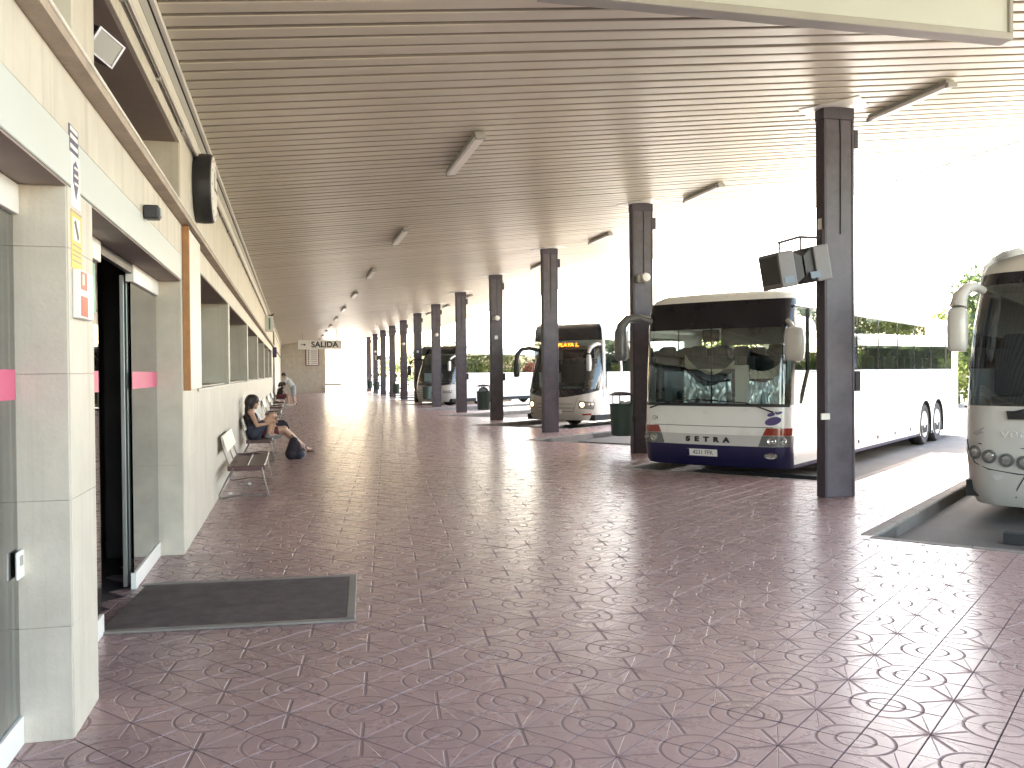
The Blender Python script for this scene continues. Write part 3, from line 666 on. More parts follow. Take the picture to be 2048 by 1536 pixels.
# door mat
dm = thing('door_mat', 'long black ribbed door mat with a metal border', 'mat', (0, 0, 0))
R = Matrix.Rotation(math.radians(-4.5), 4, 'Z'); T0 = Matrix.Translation((-.38, 6.52, 0)) @ R
b = MB(); b.box(-.76, .75, -.60, .60, .001, .014, M=T0); b.build('rubber_field', M['mat'], dm)
for q in ((-.79, .81, -.66, -.602), (-.79, .81, .602, .66), (.752, .81, -.60, .60)):
    b = MB(); b.box(*q, .001, .017, b=.004, M=T0); b.build('border_strip', M['matframe'], dm)
rr = MB(); [rr.box(-.755, .745, y-.006, y+.006, .0145, .0175, M=T0) for y in np.arange(-.58, .59, .03)]; rr.build('rib', M['mat'], dm)['kind'] = 'stuff'

# ------------------------------------------------------------------ buses
M['paintw'] = mat('white_coach_paint', (.78, .78, .76), .3, var=.03, coat=.6)
M['paints'] = mat('silver_coach_paint', (.50, .485, .45), .35, var=.04, coat=.5)
M['paintg'] = mat('grey_coach_paint', (.52, .51, .50), .35, var=.04, coat=.5)
M['paintb'] = mat('navy_coach_paint', (.016, .014, .062), .35, var=.08, coat=.5)
M['blackgl'] = mat('gloss_black_panel', (.014, .013, .017), .18, var=.1)
M['amber'] = mat('amber_red_lens', (.26, .025, .012), .2, var=.2, scale=30, coat=.5)
M['lens'] = mat('clear_lamp_lens', (.42, .42, .40), .12, metal=.6, var=.2, scale=20)
M['lens_d'] = mat('lamp_surround', (.13, .13, .13), .3, var=.2)
M['rim'] = mat('wheel_rim', (.62, .62, .61), .4, metal=.2, var=.06)
M['seat'] = mat('coach_seat_fabric', (.07, .09, .12), .9, var=.2, scale=10)
M['foil'] = mat('silver_sunshade', (.70, .75, .82), .32, metal=.7, var=.2, scale=5, bump=.9, bscale=7)
M['cloth_beige'] = mat('beige_fabric', (.66, .62, .56), .9, var=.08)
M['logo'] = mat('violet_logo', (.09, .06, .22), .5, var=.05)
M['led'] = emit('orange_display', (1.0, .16, .01), .8)
M['lamp_on'] = emit('lit_headlamp', (1.0, .62, .25), 1.6)
M['under'] = mat('underbody', (.02, .02, .02), .9)

def letters(name, body, size, m, parent, Mx, ext=.002, sx=1.0, off=0.0, each=True):
    """text as mesh, one object per letter"""
    cu = bpy.data.curves.new(name, 'FONT'); cu.body = body; cu.size = size; cu.extrude = ext; cu.align_x = 'CENTER'; cu.align_y = 'CENTER'; cu.offset = off; cu.resolution_u = 4
    tmp = bpy.data.objects.new('tmp', cu); COL.objects.link(tmp); dg = bpy.context.evaluated_depsgraph_get(); dg.update()
    me = bpy.data.meshes.new_from_object(tmp.evaluated_get(dg)); bpy.data.objects.remove(tmp)
    bm = bmesh.new(); bm.from_mesh(me); bm.verts.ensure_lookup_table(); bm.verts.index_update()
    seen_ = {}; comps = []
    bmesh.ops.remove_doubles(bm, verts=bm.verts, dist=1e-5); bm.verts.index_update()
    for v in bm.verts:
        if v.index in seen_: continue
        st = [v]; comp = []; seen_[v.index] = 1
        while st:
            q = st.pop(); comp.append(q.index)
            for e in q.link_edges:
                w = e.other_vert(q)
                if w.index not in seen_: seen_[w.index] = 1; st.append(w)
        comps.append(set(comp))
    for comp in comps:
        b = MB(); idx = {i: n for n, i in enumerate(sorted(comp))}
        b.v = [tuple(Mx @ Vector((v.co.x*sx, v.co.y, v.co.z))) for v in bm.verts if v.index in comp]
        b.f = [tuple(idx[v.index] for v in f.verts) for f in bm.faces if f.verts[0].index in comp]; b.m = [0]*len(b.f)
        b.build('letter', m, parent)
    bm.free()

letters('lettering', 'SALIDA', .52, M['black'], SALIDA[0], SALIDA[1], .004, sx=1.02, off=.014)
class Shell:
    def __init__(s, levels, L, hw, ybr, nf=6, nc=6):
        """levels: (z, half width, front y at the centre line, corner radius, front bulge)"""
        s.lv, s.L, s.hw, s.ybr, s.nf, s.nc = levels, L, hw, ybr, nf, nc
    def par(s, z):
        lv = s.lv
        if z <= lv[0][0]: return lv[0][1:]
        for a, b in zip(lv, lv[1:]):
            if z <= b[0]:
                t = (z-a[0])/(b[0]-a[0]+1e-9); return tuple(p+(q-p)*t for p, q in zip(a[1:], b[1:]))
        return lv[-1][1:]
    def half(s, z):
        hw, yf, rc, bul = s.par(z); pts = []
        xf = hw-rc
        for i in range(s.nf+1):
            x = xf*i/s.nf; pts.append((x, yf+bul*(x/hw)**2))
        y0 = pts[-1][1]; sl = 2*bul*xf/hw**2; a0 = math.atan(sl)
        # corner: from heading a0 to 90 degrees, ending on x = hw
        n = s.nc; tot = []
        for i in range(1, n+1):
            a = a0+(PI/2-a0)*i/n; tot.append((math.sin(a)-math.sin(a0), math.cos(a0)-math.cos(a)))
        kx = rc/tot[-1][0]
        for (dx, dy) in tot: pts.append((xf+dx*kx, y0+dy*kx))
        return pts
    def ring(s, z):
        hw, yf, rc, bul = s.par(z); pts = s.half(z); cats = [('F', i) for i in range(s.nf)]+[('C', i) for i in range(s.nc)]
        for k, y in enumerate(s.ybr): pts.append((hw, y)); cats.append(('S', k))
        ins = s.hw-hw; rr = .12; yr = s.L-ins
        pts += [(hw-rr*.3, yr-rr*.3), (hw-rr, yr), (0, yr)]; cats += [('B', 0), ('B', 1), ('B', 2)]
        return pts, cats
    def surf(s, sa, z, off=0.0):
        """point at signed arc length sa from the front centre line, offset outwards; continues down the side"""
        sg = 1 if sa >= 0 else -1; d = abs(sa); pts = s.half(z); pts = pts+[(pts[-1][0], s.L)]
        for (a, b) in zip(pts, pts[1:]):
            l = math.hypot(b[0]-a[0], b[1]-a[1])
            if d <= l or b is pts[-1]:
                t = d/l; nx, ny = (b[1]-a[1])/l, -(b[0]-a[0])/l
                return Vector((sg*(a[0]+(b[0]-a[0])*t+nx*off), a[1]+(b[1]-a[1])*t+ny*off, z))
            d -= l
    def shalf(s, z):
        p = s.half(z); return sum(math.dist(a, b) for a, b in zip(p, p[1:]))
    def side(s, sg, u, z, off=0.0): return Vector((sg*(s.par(z)[0]+off), u, z))
    def frame(s, sa, z, off):
        p = s.surf(sa, z, off); q = s.surf(sa+.02, z, off); r = s.surf(sa, z+.02, off)
        return frame(p, (q-p), (r-p)) if True else None
    def patch(s, mb, quad, off, th=.004, n=8, nz=3):
        """quad: (s,z) corners bl, br, tr, tl on the skin, raised by off"""
        g = []
        for j in range(nz+1):
            row = []
            for i in range(n+1):
                a, b = i/n, j/nz
                sa = (quad[0][0]*(1-a)+quad[1][0]*a)*(1-b)+(quad[3][0]*(1-a)+quad[2][0]*a)*b
                z = (quad[0][1]*(1-a)+quad[1][1]*a)*(1-b)+(quad[3][1]*(1-a)+quad[2][1]*a)*b
                row.append((sa, z))
            g.append(row)
        W = n+1; H = nz+1
        vs = [s.surf(a, z, off) for r in g for a, z in r]+[s.surf(a, z, off-th) for r in g for a, z in r]
        o = W*H
        fs = [(j*W+i, j*W+i+1, (j+1)*W+i+1, (j+1)*W+i) for j in range(nz) for i in range(n)]
        fs += [tuple(o+q for q in f[::-1]) for f in fs]
        rim = [i for i in range(W)]+[j*W+n for j in range(1, H)]+[nz*W+i for i in range(n-1, -1, -1)]+[j*W for j in range(nz-1, 0, -1)]
        fs += [(rim[i], o+rim[i], o+rim[(i+1) % len(rim)], rim[(i+1) % len(rim)]) for i in range(len(rim))]
        mb.add(vs, fs)
    def build(s, region, parts, root):
        """region(sg, cat, k, zi) -> key or None;  parts: key -> (name, material, smooth)"""
        rings = [s.ring(l[0]) for l in s.lv]; cats = rings[0][1]; acc = {}
        for sg in (1, -1):
            for zi in range(len(s.lv)-1):
                for i, (c, k) in enumerate(cats):
                    key = region(sg, c, k, zi)
                    if key is None: continue
                    vm, mb = acc.setdefault(key, ({}, MB()))
                    idx = []
                    for (q, w) in ((i, zi), (i+1, zi), (i+1, zi+1), (i, zi+1)):
                        x, y = rings[w][0][q]; kk = (round(sg*x, 5), round(y, 5), w)
                        if kk not in vm: vm[kk] = len(mb.v); mb.v.append((sg*x, y, s.lv[w][0]))
                        idx.append(vm[kk])
                    if len(set(idx)) < 4: continue
                    mb.f.append(tuple(idx if sg > 0 else idx[::-1])); mb.m.append(0)
        # roof cap
        pts = rings[-1][0]; z = s.lv[-1][0]; vm, mb = acc.setdefault('roof', ({}, MB())); n = len(mb.v)
        cap = [(x, y, z) for x, y in pts]+[(-x, y, z) for x, y in pts[-2:0:-1]]
        ci = []
        for (x, y, zz) in cap:
            kk = (round(x, 5), round(y, 5), len(s.lv)-1)
            if kk not in vm: vm[kk] = len(mb.v); mb.v.append((x, y, zz))
            ci.append(vm[kk])
        cx = len(mb.v); mb.v.append((0, s.L/2, z+.03)); mb.f += [(ci[i], ci[(i+1) % len(ci)], cx) for i in range(len(ci))]; mb.m += [0]*len(ci)
        out = {}
        for key, (vm, mb) in acc.items():
            nm, m, sm = parts[key] if key in parts else parts[key[0]]
            out[key] = mb.build(nm, m, root, sm, fix=False)
        return out

def wheel(root, sg, x, y, r=.48, white=True):
    w = empty('wheel', (sg*x, y, r)); w.parent = root
    if ('w', sg) not in wheel.c:
        b = MB(); b.lathe([(.27, -.30*sg), (.44, -.30*sg), (.475, -.26*sg), (.48, -.15*sg), (.475, -.04*sg), (.44, 0), (.30, -.006*sg), (.27, -.03*sg)], ax='x', n=36, caps=False); t = b.build('tyre', M['rubber'], w, 40)
        b = MB(); b.lathe([(.30, -.006*sg), (.29, .005*sg), (.255, -.03*sg), (.20, -.07*sg), (.13, -.06*sg), (.12, -.01*sg), (.05, .01*sg)], ax='x', n=30); ri = b.build('rim', M['rim'], w, 40)
        b = MB(); [b.lathe([(.02, -.066*sg), (.018, -.035*sg)], c=(0, .165*math.cos(q), .165*math.sin(q)), ax='x', n=6) for q in np.arange(10)*PI/5]; bo = b.build('wheel_nut', M['lens_d'], w); bo['kind'] = 'stuff'
        wheel.c[('w', sg)] = (t, ri, bo)
    else:
        for k in wheel.c[('w', sg)]: inst(k, w)
    return w
wheel.c = {}
def arch(sh, root, m, sg, y, zb, ztop, half, r=.56, zc=.48):
    """side panel around a wheel opening with a dark lip and a dark housing behind"""
    x = sg*sh.hw; n = 16; b = MB(); th0 = math.asin(max(-1, (zb-zc)/r))
    arc = [(y+r*math.cos(a), zc+r*math.sin(a)) for a in np.linspace(th0, PI-th0, n+1)]
    def outp(p):
        dy, dz = p[0]-y, p[1]-zc
        k = min(half/abs(dy) if abs(dy) > 1e-6 else 9, (ztop-zc)/dz if dz > 1e-6 else 9); q = (y+dy*k, zc+dz*k)
        return (q[0], max(zb, q[1]))
    ou = [outp(p) for p in arc]
    # insert the two upper corners
    vs = [(x, p[0], p[1]) for p in arc]+[(x, p[0], p[1]) for p in ou]
    fs = [(i, i+1, n+2+i, n+1+i) for i in range(n)]
    for cy in (y+half, y-half):
        for i in range(n):
            a, c = ou[i], ou[i+1]
            if (abs(a[0]-cy) < 1e-4) != (abs(c[0]-cy) < 1e-4) and abs(max(a[1], c[1])-ztop) < 1e-4:
                vs.append((x, cy, ztop)); fs.append((n+1+i, n+2+i, len(vs)-1))
    b.add(vs, fs); b.build('wheel_arch_panel', m, root)
    b = MB(); vs = [(x+sg*.012, p[0], p[1]) for p in arc]+[(x-sg*.34, p[0], p[1]) for p in arc]; b.add(vs, [(i, i+1, n+2+i, n+1+i) for i in range(n)]); b.build('wheel_housing', M['under'], root)

def interior(sh, root, rows, z0=.95, y0=1.7, pitch=.82, wheel_side=1):
    b = MB(); b.box(-sh.hw+.08, sh.hw-.08, .35, sh.L-.2, .80, z0, b=0); b.build('cabin_floor', M['under'], root)
    b = MB(); b.box(-sh.hw+.02, sh.hw-.02, .32, sh.L-.1, .28, .46); b.build('underbody', M['under'], root)
    b = MB(); b.box(-.24, .24, -.06, .06, .0, .62, b=.05); b.box(-.22, .22, .0, .45, -.12, 0, b=.04); b.box(-.14, .14, -.06, .05, .60, .80, b=.05)
    me = b.mesh('passenger_seat', M['seat'], 50)
    for r in range(rows):
        for x in (-.95, -.48, .48, .95):
            o = bpy.data.objects.new('passenger_seat', me); COL.objects.link(o); o.parent = root; o.location = (x*sh.hw/1.25, y0+pitch*r, z0+.45); o.rotation_euler = (0, 0, PI)
    b = MB(); b.prism([(.22, .62), (.22, 1.16), (.55, 1.20), (.75, 1.02), (.75, .62)], lambda p, q: ((-1, 1)[q]*(sh.hw-.16), p[0]+.1, p[1])); b.build('dashboard', M['lens_d'], root)
    t = [(wheel_side*.62+.22*math.cos(a), 1.02+.09*math.sin(a), 1.28+.20*math.sin(a)) for a in np.linspace(0, 2*PI, 21)]
    b = MB(); b.tube(t, .016, 6, caps=False); b.build('steering_wheel', M['black'], root)
    b = MB(); b.box(wheel_side*.62-.24, wheel_side*.62+.24, 1.35, 1.5, z0, z0+1.0, b=.05); b.build('driver_seat', M['seat'], root)

def mirror(root, path, r, head, hs, m, name='mirror', rot=0):
    e = empty(name, (0, 0, 0)); e.parent = root
    b = MB(); b.tube(path, r, 12); b.build('arm', m, e, 50)
    b = MB(); Mh = Matrix.Translation(head) @ Matrix.Rotation(rot, 4, 'Z'); b.tube([(0, 0, hs[2]*q) for q in (1.02, .97, .82, .4, 0, -.5, -.85, -.97, -1.0)], [.35, .68, .9, 1.0, 1.02, 1.0, .9, .66, .3], 20)
    b.v = [tuple(Mh @ Vector((math.copysign(abs(x)**.62, x)*hs[0], math.copysign(abs(y)**.62, y)*hs[1], z))) for x, y, z in b.v]; b.build('housing', m, e, 60)
    b = MB(); b.box(-hs[0]*.85, hs[0]*.85, hs[1]+.001, hs[1]+.006, -hs[2]*.88, hs[2]*.88, M=Matrix.Translation(head) @ Matrix.Rotation(rot, 4, 'Z')); b.build('mirror_glass', M['alu'], e)
def wiper(sh, root, pts, off=.03):
    b = MB(); b.tube([sh.surf(s_, z, off) for s_, z in pts], [.014]+[.010]*(len(pts)-1), 6); b.build('wiper', M['black'], root)
def bus_at(name, lab, k, v, u):
    p = L2W(ufront(k)+u, V0-k*VP+v); return thing(name, lab, 'coach', (p[0], p[1], -.15), -A, 'coaches parked nose-in at the bays')

# --- white and blue coach
HW = 1.25
bus1 = bus_at('coach', 'white coach with navy bumper, amber and red lamps and SETRA lettering', 1, 1.37, .16)
ybr = [.62, .95, 2.16, 3.34, 3.65, 5.1, 6.55, 8.0, 8.52, 9.66, 9.84, 10.98, 11.3, 12.0, 12.8]
lv = [(.24, 1.225, .10, .22, .10), (.30, 1.24, .04, .22, .10), (.58, HW, .0, .20, .12), (.75, HW, .01, .20, .12), (.87, HW, .015, .20, .12), (1.22, HW, .04, .19, .13),
      (1.74, HW, .07, .19, .13), (2.42, HW, .14, .18, .13), (2.72, HW, .19, .18, .13), (2.86, 1.235, .225, .18, .13), (2.93, 1.20, .27, .2, .14), (2.99, 1.10, .38, .25, .14), (3.02, .95, .55, .3, .14)]
sh1 = Shell(lv, 12.95, HW, ybr)
AR1 = {3: 2.75, 9: 9.09, 11: 10.41}   # side segment index -> wheel centre
def reg1(sg, c, k, zi):
    if zi >= 9: return 'roof'
    if c == 'B': return 'rear' if not (5 <= zi <= 7 and k == 2) else 'rear_glass'
    if c in 'FC':
        if c == 'C' and k >= 4 and zi >= 5 and zi < 8: return ('apillar', sg)
        if zi <= 1: return 'bumper'
        if zi == 2: return 'lowerpanel' if c == 'F' else ('corner', sg)
        if zi in (3, 4): return 'frontpanel'
        if zi in (5, 6): return 'windshield'
        return 'header'
    if k in AR1 and zi <= 4: return None
    if zi == 0: return ('skirt', sg)
    if zi <= 4: return ('sidepanel', sg)
    if zi in (6, 7):
        if k == 1 or k == 0: return ('driver_window', sg) if k == 1 else ('apillar_side', sg)
        return ('side_window', sg, k) if k <= 13 else ('sidepanel', sg)
    if zi == 5:
        return ('driver_lower', sg) if k == 1 else ('sidepanel', sg)
    return ('sidepanel', sg)
pts1 = dict(roof=('roof', M['paintw'], 50), rear=('rear_panel', M['paintw'], 40), rear_glass=('rear_window', M['busglass'], None), apillar=('windscreen_pillar', M['blackgl'], 50), apillar_side=('corner_window', M['sideglass'], None),
            bumper=('bumper', M['paintb'], 50), lowerpanel=('grille_strip', M['paintg'], 50), corner=('bumper_corner', M['paintb'], 50), frontpanel=('front_panel', M['paintw'], 50), windshield=('windscreen', M['busglass'], 60), header=('header_panel', M['blackgl'], 50),
            skirt=('side_skirt', M['paintb'], 40), sidepanel=('side_panel', M['paintw'], 40), driver_window=('driver_window', M['sideglass'], None), driver_lower=('driver_window', M['sideglass'], None), side_window=('side_window', M['sideglass'], None))
sh1.build(reg1, pts1, bus1)
for k, y in AR1.items():
    for sg in (1, -1):
        lo, hi = ybr[k-1], ybr[k]; arch(sh1, bus1, M['paintw'], sg, (lo+hi)/2, .24, 1.22, (hi-lo)/2, r=.55); wheel(bus1, sg, HW-.02, (lo+hi)/2)
interior(sh1, bus1, 12)
SHF = sh1.shalf(.8)
for sg in (1, -1):
    # amber/red lens over the clear headlamp, wrapping the corner
    b = MB(); sh1.patch(b, [(sg*.86, .755), (sg*(SHF-.07), .755), (sg*(SHF-.06), .868), (sg*.92, .868)], .012, .03); b.build('indicator', M['amber'], bus1, 40)
    b = MB(); sh1.patch(b, [(sg*.80, .585), (sg*(SHF-.09), .585), (sg*(SHF-.07), .748), (sg*.855, .748)], .008, .03); hl = b.build('headlight', M['lens_d'], bus1, 40)
    f = sh1.frame(sg*1.0, .667, .012)
    for (dx, r) in ((0, .07), (sg*.165, .055)):
        b = MB(); f = sh1.frame(sg*1.0+dx, .667, .010); b.lathe([(r, 0), (r, .012), (r*.85, .018), (r*.5, .010), (r*.2, .02)], ax='z', n=20); b.v = [tuple(f @ Vector(p)) for p in b.v]; b.build('lamp', M['lens'], hl, 40)
b = MB(); f = sh1.frame(.98, .44, .006); b.lathe([(.07, 0), (.06, .015), (.03, .01)], ax='z', n=16); b.v = [tuple(f @ Vector((p[0]*1.5, p[1]*.7, p[2]))) for p in b.v]; b.build('fog_lamp', M['lens'], bus1, 40)
letters('lettering', 'S  E  T  R  A', .105, M['black'], bus1, sh1.frame(-.02, .665, .006), .006, sx=1.38, off=.006)
b = MB(); sh1.patch(b, [(-.38, .40), (.14, .40), (.14, .51), (-.38, .51)], .014, .010, nz=1); pl = b.build('number_plate', M['paper'], bus1)
b = MB(); sh1.patch(b, [(-.379, .401), (-.335, .401), (-.335, .509), (-.379, .509)], .0155, .003, n=2, nz=1); b.build('blue_strip', M['paintb'], pl)
letters('plate_text', '4531 FFK', .098, M['black'], pl, sh1.frame(-.10, .455, .0145), .0012, sx=.92)
letters('fleet_number', '124', .10, M['black'], bus1, sh1.frame(-1.0, .985, .002), .001, sx=.8)
for (cx, cz_, rx, rz, rot) in ((1.015, .975, .125, .062, .25), (.985, 1.075, .062, .028, .25), (1.10, 1.10, .050, .020, .3), (1.055, 1.11, .016, .012, 0)):
    b = MB(); f = sh1.frame(cx, cz_, .0015); ring = [(rx*math.cos(q)*math.cos(rot)-rz*math.sin(q)*math.sin(rot), rx*math.cos(q)*math.sin(rot)+rz*math.sin(q)*math.cos(rot)) for q in np.linspace(0, 2*PI, 25)[:-1]]
    b.prism(ring, lambda p, s_: f @ Vector((p[0], p[1], .0015*s_))); b.build('logo_mark', M['logo'], bus1)
b = MB(); sh1.patch(b, [(-1.24, .873), (1.24, .873), (1.24, .882), (-1.24, .882)], .002, .002, n=20, nz=1); b.build('panel_gap', M['black'], bus1)
b = MB(); sh1.patch(b, [(-1.26, 1.19), (1.26, 1.19), (1.26, 1.235), (-1.26, 1.235)], .012, .02, n=20, nz=1); b.build('windscreen_seal', M['black'], bus1)
wiper(sh1, bus1, [(1.02, 1.11), (.86, 1.17), (.6, 1.25), (.1, 1.28), (-.25, 1.27)]); wiper(sh1, bus1, [(-1.08, 1.15), (-.95, 1.19), (-.7, 1.25), (-.2, 1.30), (.15, 1.285)])
b = MB(); b.box(-.008, .008, .12, .14, 1.24, 2.42); b.build('windscreen_strip', M['black'], bus1)
mirror(bus1, [(-1.15, .32, 2.58), (-1.32, .18, 2.66), (-1.47, .05, 2.63), (-1.54, -.02, 2.52), (-1.56, -.03, 2.40)], [.055, .065, .075, .085, .095], (-1.56, -.02, 2.20), (.10, .10, .27), M['lens_d'])
mirror(bus1, [(1.20, .22, 2.50), (1.28, .12, 2.46), (1.33, .06, 2.40)], .035, (1.385, -.0, 2.14), (.145, .08, .25), M['paints'], rot=.15)
# driver window frame: dark bars and diagonal
def sbar(pts, w, m, nm='window_bar', sh=sh1, root=bus1, off=.004, sg=1):
    b = MB(); b.tube([sh.side(sg, u, z, off) for u, z in pts], w, 4); return b.build(nm, m, root)
sbar([(.96, 2.74), (.96, 1.74), (.62, 1.24)], .028, M['blackgl']); sbar([(.36, 2.74), (4.0, 2.74), (12.0, 2.74)], .018, M['lens_d'], 'window_rail'); sbar([(1.0, 1.735), (12.0, 1.735)], .014, M['lens_d'], 'window_rail')
for u in (2.16, 3.65, 5.1, 6.55, 8.0, 9.66, 11.3): sbar([(u, 1.75), (u, 2.72)], .014, M['blackgl'], 'window_bar', off=-.004)
sbar([(.4, 1.01), (2.2, 1.02), (8.5, 1.02)], .006, M['lens_d'], 'trim_line', off=.0)
for u in (3.75, 5.05, 6.35, 7.65):
    b = MB(); b.box(HW-.002, HW+.016, u-.045, u+.045, .40, .48, b=.01); b.build('locker_handle', M['lens_d'], bus1); 
for u in (4.4, 5.7, 7.0, 8.3): sbar([(u, .32), (u, 1.2)], .004, M['lens_d'], 'panel_gap', off=-.001)
# sunshade inside the windscreen
def shade(x0, x1, ztop, sag, zb, name, m, y=.62, fold=.03, nx=22):
    b = MB(); g = []
    for j in range(9):
        for i in range(nx+1):
            a = i/nx; zt = ztop(a)-sag*math.sin(PI*a); z = zb+(zt-zb)*j/8
            g.append((x0+(x1-x0)*a, y+fold*math.sin(a*38+.6*math.sin(j))+.008*math.sin(i*1.7+j), z))
    W = nx+1; fs = [(j*W+i, j*W+i+1, (j+1)*W+i+1, (j+1)*W+i) for j in range(8) for i in range(nx)]
    n = len(g); g2 = [(x, y_+.006, z) for x, y_, z in g]; b.add(g+g2, fs+[tuple(n+q for q in f[::-1]) for f in fs]); b.build(name, m, bus1, 60)
shade(-.72, .12, lambda a: 1.80-.08*a, .26, 1.22, 'sunshade', M['foil']); shade(.42, .98, lambda a: 1.60+.14*a, .10, 1.22, 'sunshade', M['foil'])
shade(-.72, .16, lambda a: 2.02-.10*a, .28, 1.78, 'shade_cloth', M['cloth_beige'], y=.66, fold=.012); shade(.42, 1.0, lambda a: 1.78+.14*a, .1, 1.62, 'shade_cloth', M['cloth_beige'], y=.66, fold=.01)
b = MB(); b.box(.19, .42, .60, .64, 1.16, 1.84, b=.01); b.build('white_board', M['paper'], bus1)
b = MB(); b.tube([(-.80, .60, 1.86), (-.5, .58, 1.68), (-.2, .58, 1.56), (.12, .58, 1.60)], .02, 6); b.build('shade_strap', M['black'], bus1)
b = MB(); b.box(-.25, .02, .34, .42, 2.22, 2.42, b=.02); b.build('inner_mirror', M['black'], bus1)
b = MB(); b.box(.02, 1.15, .45, .50, 2.16, 2.44, b=.01); b.build('sun_blind', M['lens_d'], bus1)

# --- silver coach with orange display
def coach_b(root, hw, H, front, side, dip, led=None, lit=False, big=True):
    ybr = [.75, 1.0, 2.1, 2.2, 3.4, 5.0, 6.6, 8.2, 8.9, 10.1, 11.4, 11.95]
    lv = [(.30, hw-.05, .10, .40, .22), (.46, hw-.02, .0, .42, .26), (.95, hw, -.04, .42, .28), (1.22, hw, .0, .42, .28), (1.75, hw, .16, .42, .28), (2.3, hw, .40, .42, .28), (2.72, hw-.005, .62, .42, .27), (H-.22, hw-.03, .80, .44, .26), (H-.08, hw-.10, 1.0, .48, .25), (H-.01, hw-.24, 1.3, .5, .24), (H, hw-.42, 1.6, .5, .2)]
    sh = Shell(lv, 12.05, hw, ybr, nc=7)
    AR = {4: 2.8, 9: 9.5}
    def reg(sg, c, k, zi):
        if c in 'FC' and zi >= 8: return 'header' if big else 'roof'
        if zi >= 8: return 'roof'
        if c == 'B': return 'rear'
        if c in 'FC':
            if zi <= 2: return 'front'
            if c == 'C' and k >= 6 and sg > 0: return ('pillar', sg)
            return 'header' if zi >= 6 else 'windshield'
        if k in AR and zi <= 2: return None
        if zi == 0: return ('skirt', sg)
        if big and sg < 0 and k == 0 and zi >= 6: return 'header'
        if zi <= 2: return ('sidepanel', sg)
        if zi == 3: return ('sidepanel', sg) if k > 1 else ('driver_window', sg)
        if zi in (4, 5): return ('side_window', sg, k) if 1 <= k <= 11 else (('driver_window', sg) if k == 0 else ('sidepanel', sg))
        return ('sidepanel', sg)
    pts = dict(roof=('roof', side, 50), rear=('rear_panel', side, 40), front=('front_panel', front, 50), pillar=('windscreen_pillar', side, 50), header=('header_panel', M['blackgl'], 50), windshield=('windscreen', M['busglass'], 60), skirt=('side_skirt', side, 40), sidepanel=('side_panel', side, 40), driver_window=('driver_window', M['sideglass'], None), side_window=('side_window', M['sideglass'], None))
    sh.build(reg, pts, root)
    for k, y in AR.items():
        for sg in (1, -1):
            lo, hi = ybr[k-1], ybr[k]; arch(sh, root, side, sg, (lo+hi)/2, .30, 1.22, (hi-lo)/2, r=.54); wheel(root, sg, hw-.02, (lo+hi)/2)
    n = 20; ss = np.linspace(-sh.shalf(1.15)+.12, sh.shalf(1.15)-.12, n+1); top = 1.25; vs = []; 
    for a in ss: zb = 1.2-dip*math.cos(a/ss[-1]*PI/2); vs += [sh.surf(a, zb, .008), sh.surf(a, (zb+top)/2, .008), sh.surf(a, top, .008)]
    b.add(vs, [(3*i+j, 3*i+3+j, 3*i+4+j, 3*i+1+j) for i in range(n) for j in (0, 1)]); b.build('lower_screen_panel', M['blackgl'], root, 60)
    return sh
bus3 = bus_at('coach', 'silver white coach with black curved screen top, orange route display and lit headlamps', 3, 2.10, 1.28)
sh3 = coach_b(bus3, 1.26, 3.28, M['paints'], M['paintw'], .22); interior(sh3, bus3, 10, y0=2.2)
SH3 = sh3.shalf(.8)
for sg in (1, -1):
    b = MB(); sh3.patch(b, [(sg*.82, .66), (sg*1.28, .62), (sg*1.34, .82), (sg*.86, .90)], .008, .03); h = b.build('headlight', M['lens_d'], bus3, 40)
    for q, mm, nm in ((.93, 'lamp_on', 'lit_lamp'), (1.10, 'lens', 'lamp'), (1.23, 'lens', 'lamp')):
        b = MB(); f = sh3.frame(sg*q, .77, .010); b.lathe([(.065, 0), (.06, .014), (.03, .02)], ax='z', n=16); b.v = [tuple(f @ Vector(p)) for p in b.v]; b.build(nm, M[mm], h, 40)
    b = MB(); b.tube([sh3.surf(sg*.62, .33, .004), sh3.surf(sg*.66, .6, .004), sh3.surf(sg*.74, .85, .004), sh3.surf(sg*.82, 1.0, .004)], .007, 5); b.build('panel_gap', M['lens_d'], bus3)
    b = MB(); sh3.patch(b, [(sg*.92, .45), (sg*1.2, .46), (sg*1.2, .51), (sg*.92, .50)], .005, .01); b.build('fog_lamp', M['amber'], bus3)
for z in (.55, .66, .78):
    b = MB(); sh3.patch(b, [(-.66, z), (.66, z), (.66, z+.018), (-.66, z+.018)], .004, .006, n=14, nz=1); b.build('grille_line', M['lens_d'], bus3)
b = MB(); sh3.patch(b, [(-.26, .50), (.26, .50), (.26, .61), (-.26, .61)], .012, .01, nz=1); b.build('number_plate', M['paper'], bus3)
letters('route_display', 'S   PLAYA L.', .17, M['led'], bus3, sh3.frame(.05, 2.58, .012), .004, sx=1.15)
b = MB(); b.box(.72, .92, .7, .72, 2.52, 2.58, b=.005); b.build('screen_label', M['paper'], bus3)
mirror(bus3, [(-1.1, .75, 2.45), (-1.32, .55, 2.52), (-1.50, .38, 2.48), (-1.60, .28, 2.30), (-1.62, .26, 2.1)], [.06, .06, .06, .07, .07], (-1.62, .26, 1.86), (.08, .08, .26), M['black'])
mirror(bus3, [(1.20, 1.0, 2.55), (1.14, .62, 2.60), (1.05, .42, 2.50), (1.0, .36, 2.32)], [.05, .06, .065, .05], (.99, .40, 2.02), (.07, .07, .25), M['paintg'])
wiper(sh3, bus3, [(-.9, 1.12), (-.6, 1.26), (-.1, 1.34), (.3, 1.3)]); wiper(sh3, bus3, [(.75, 1.08), (.5, 1.22), (.1, 1.26), (-.4, 1.28)])
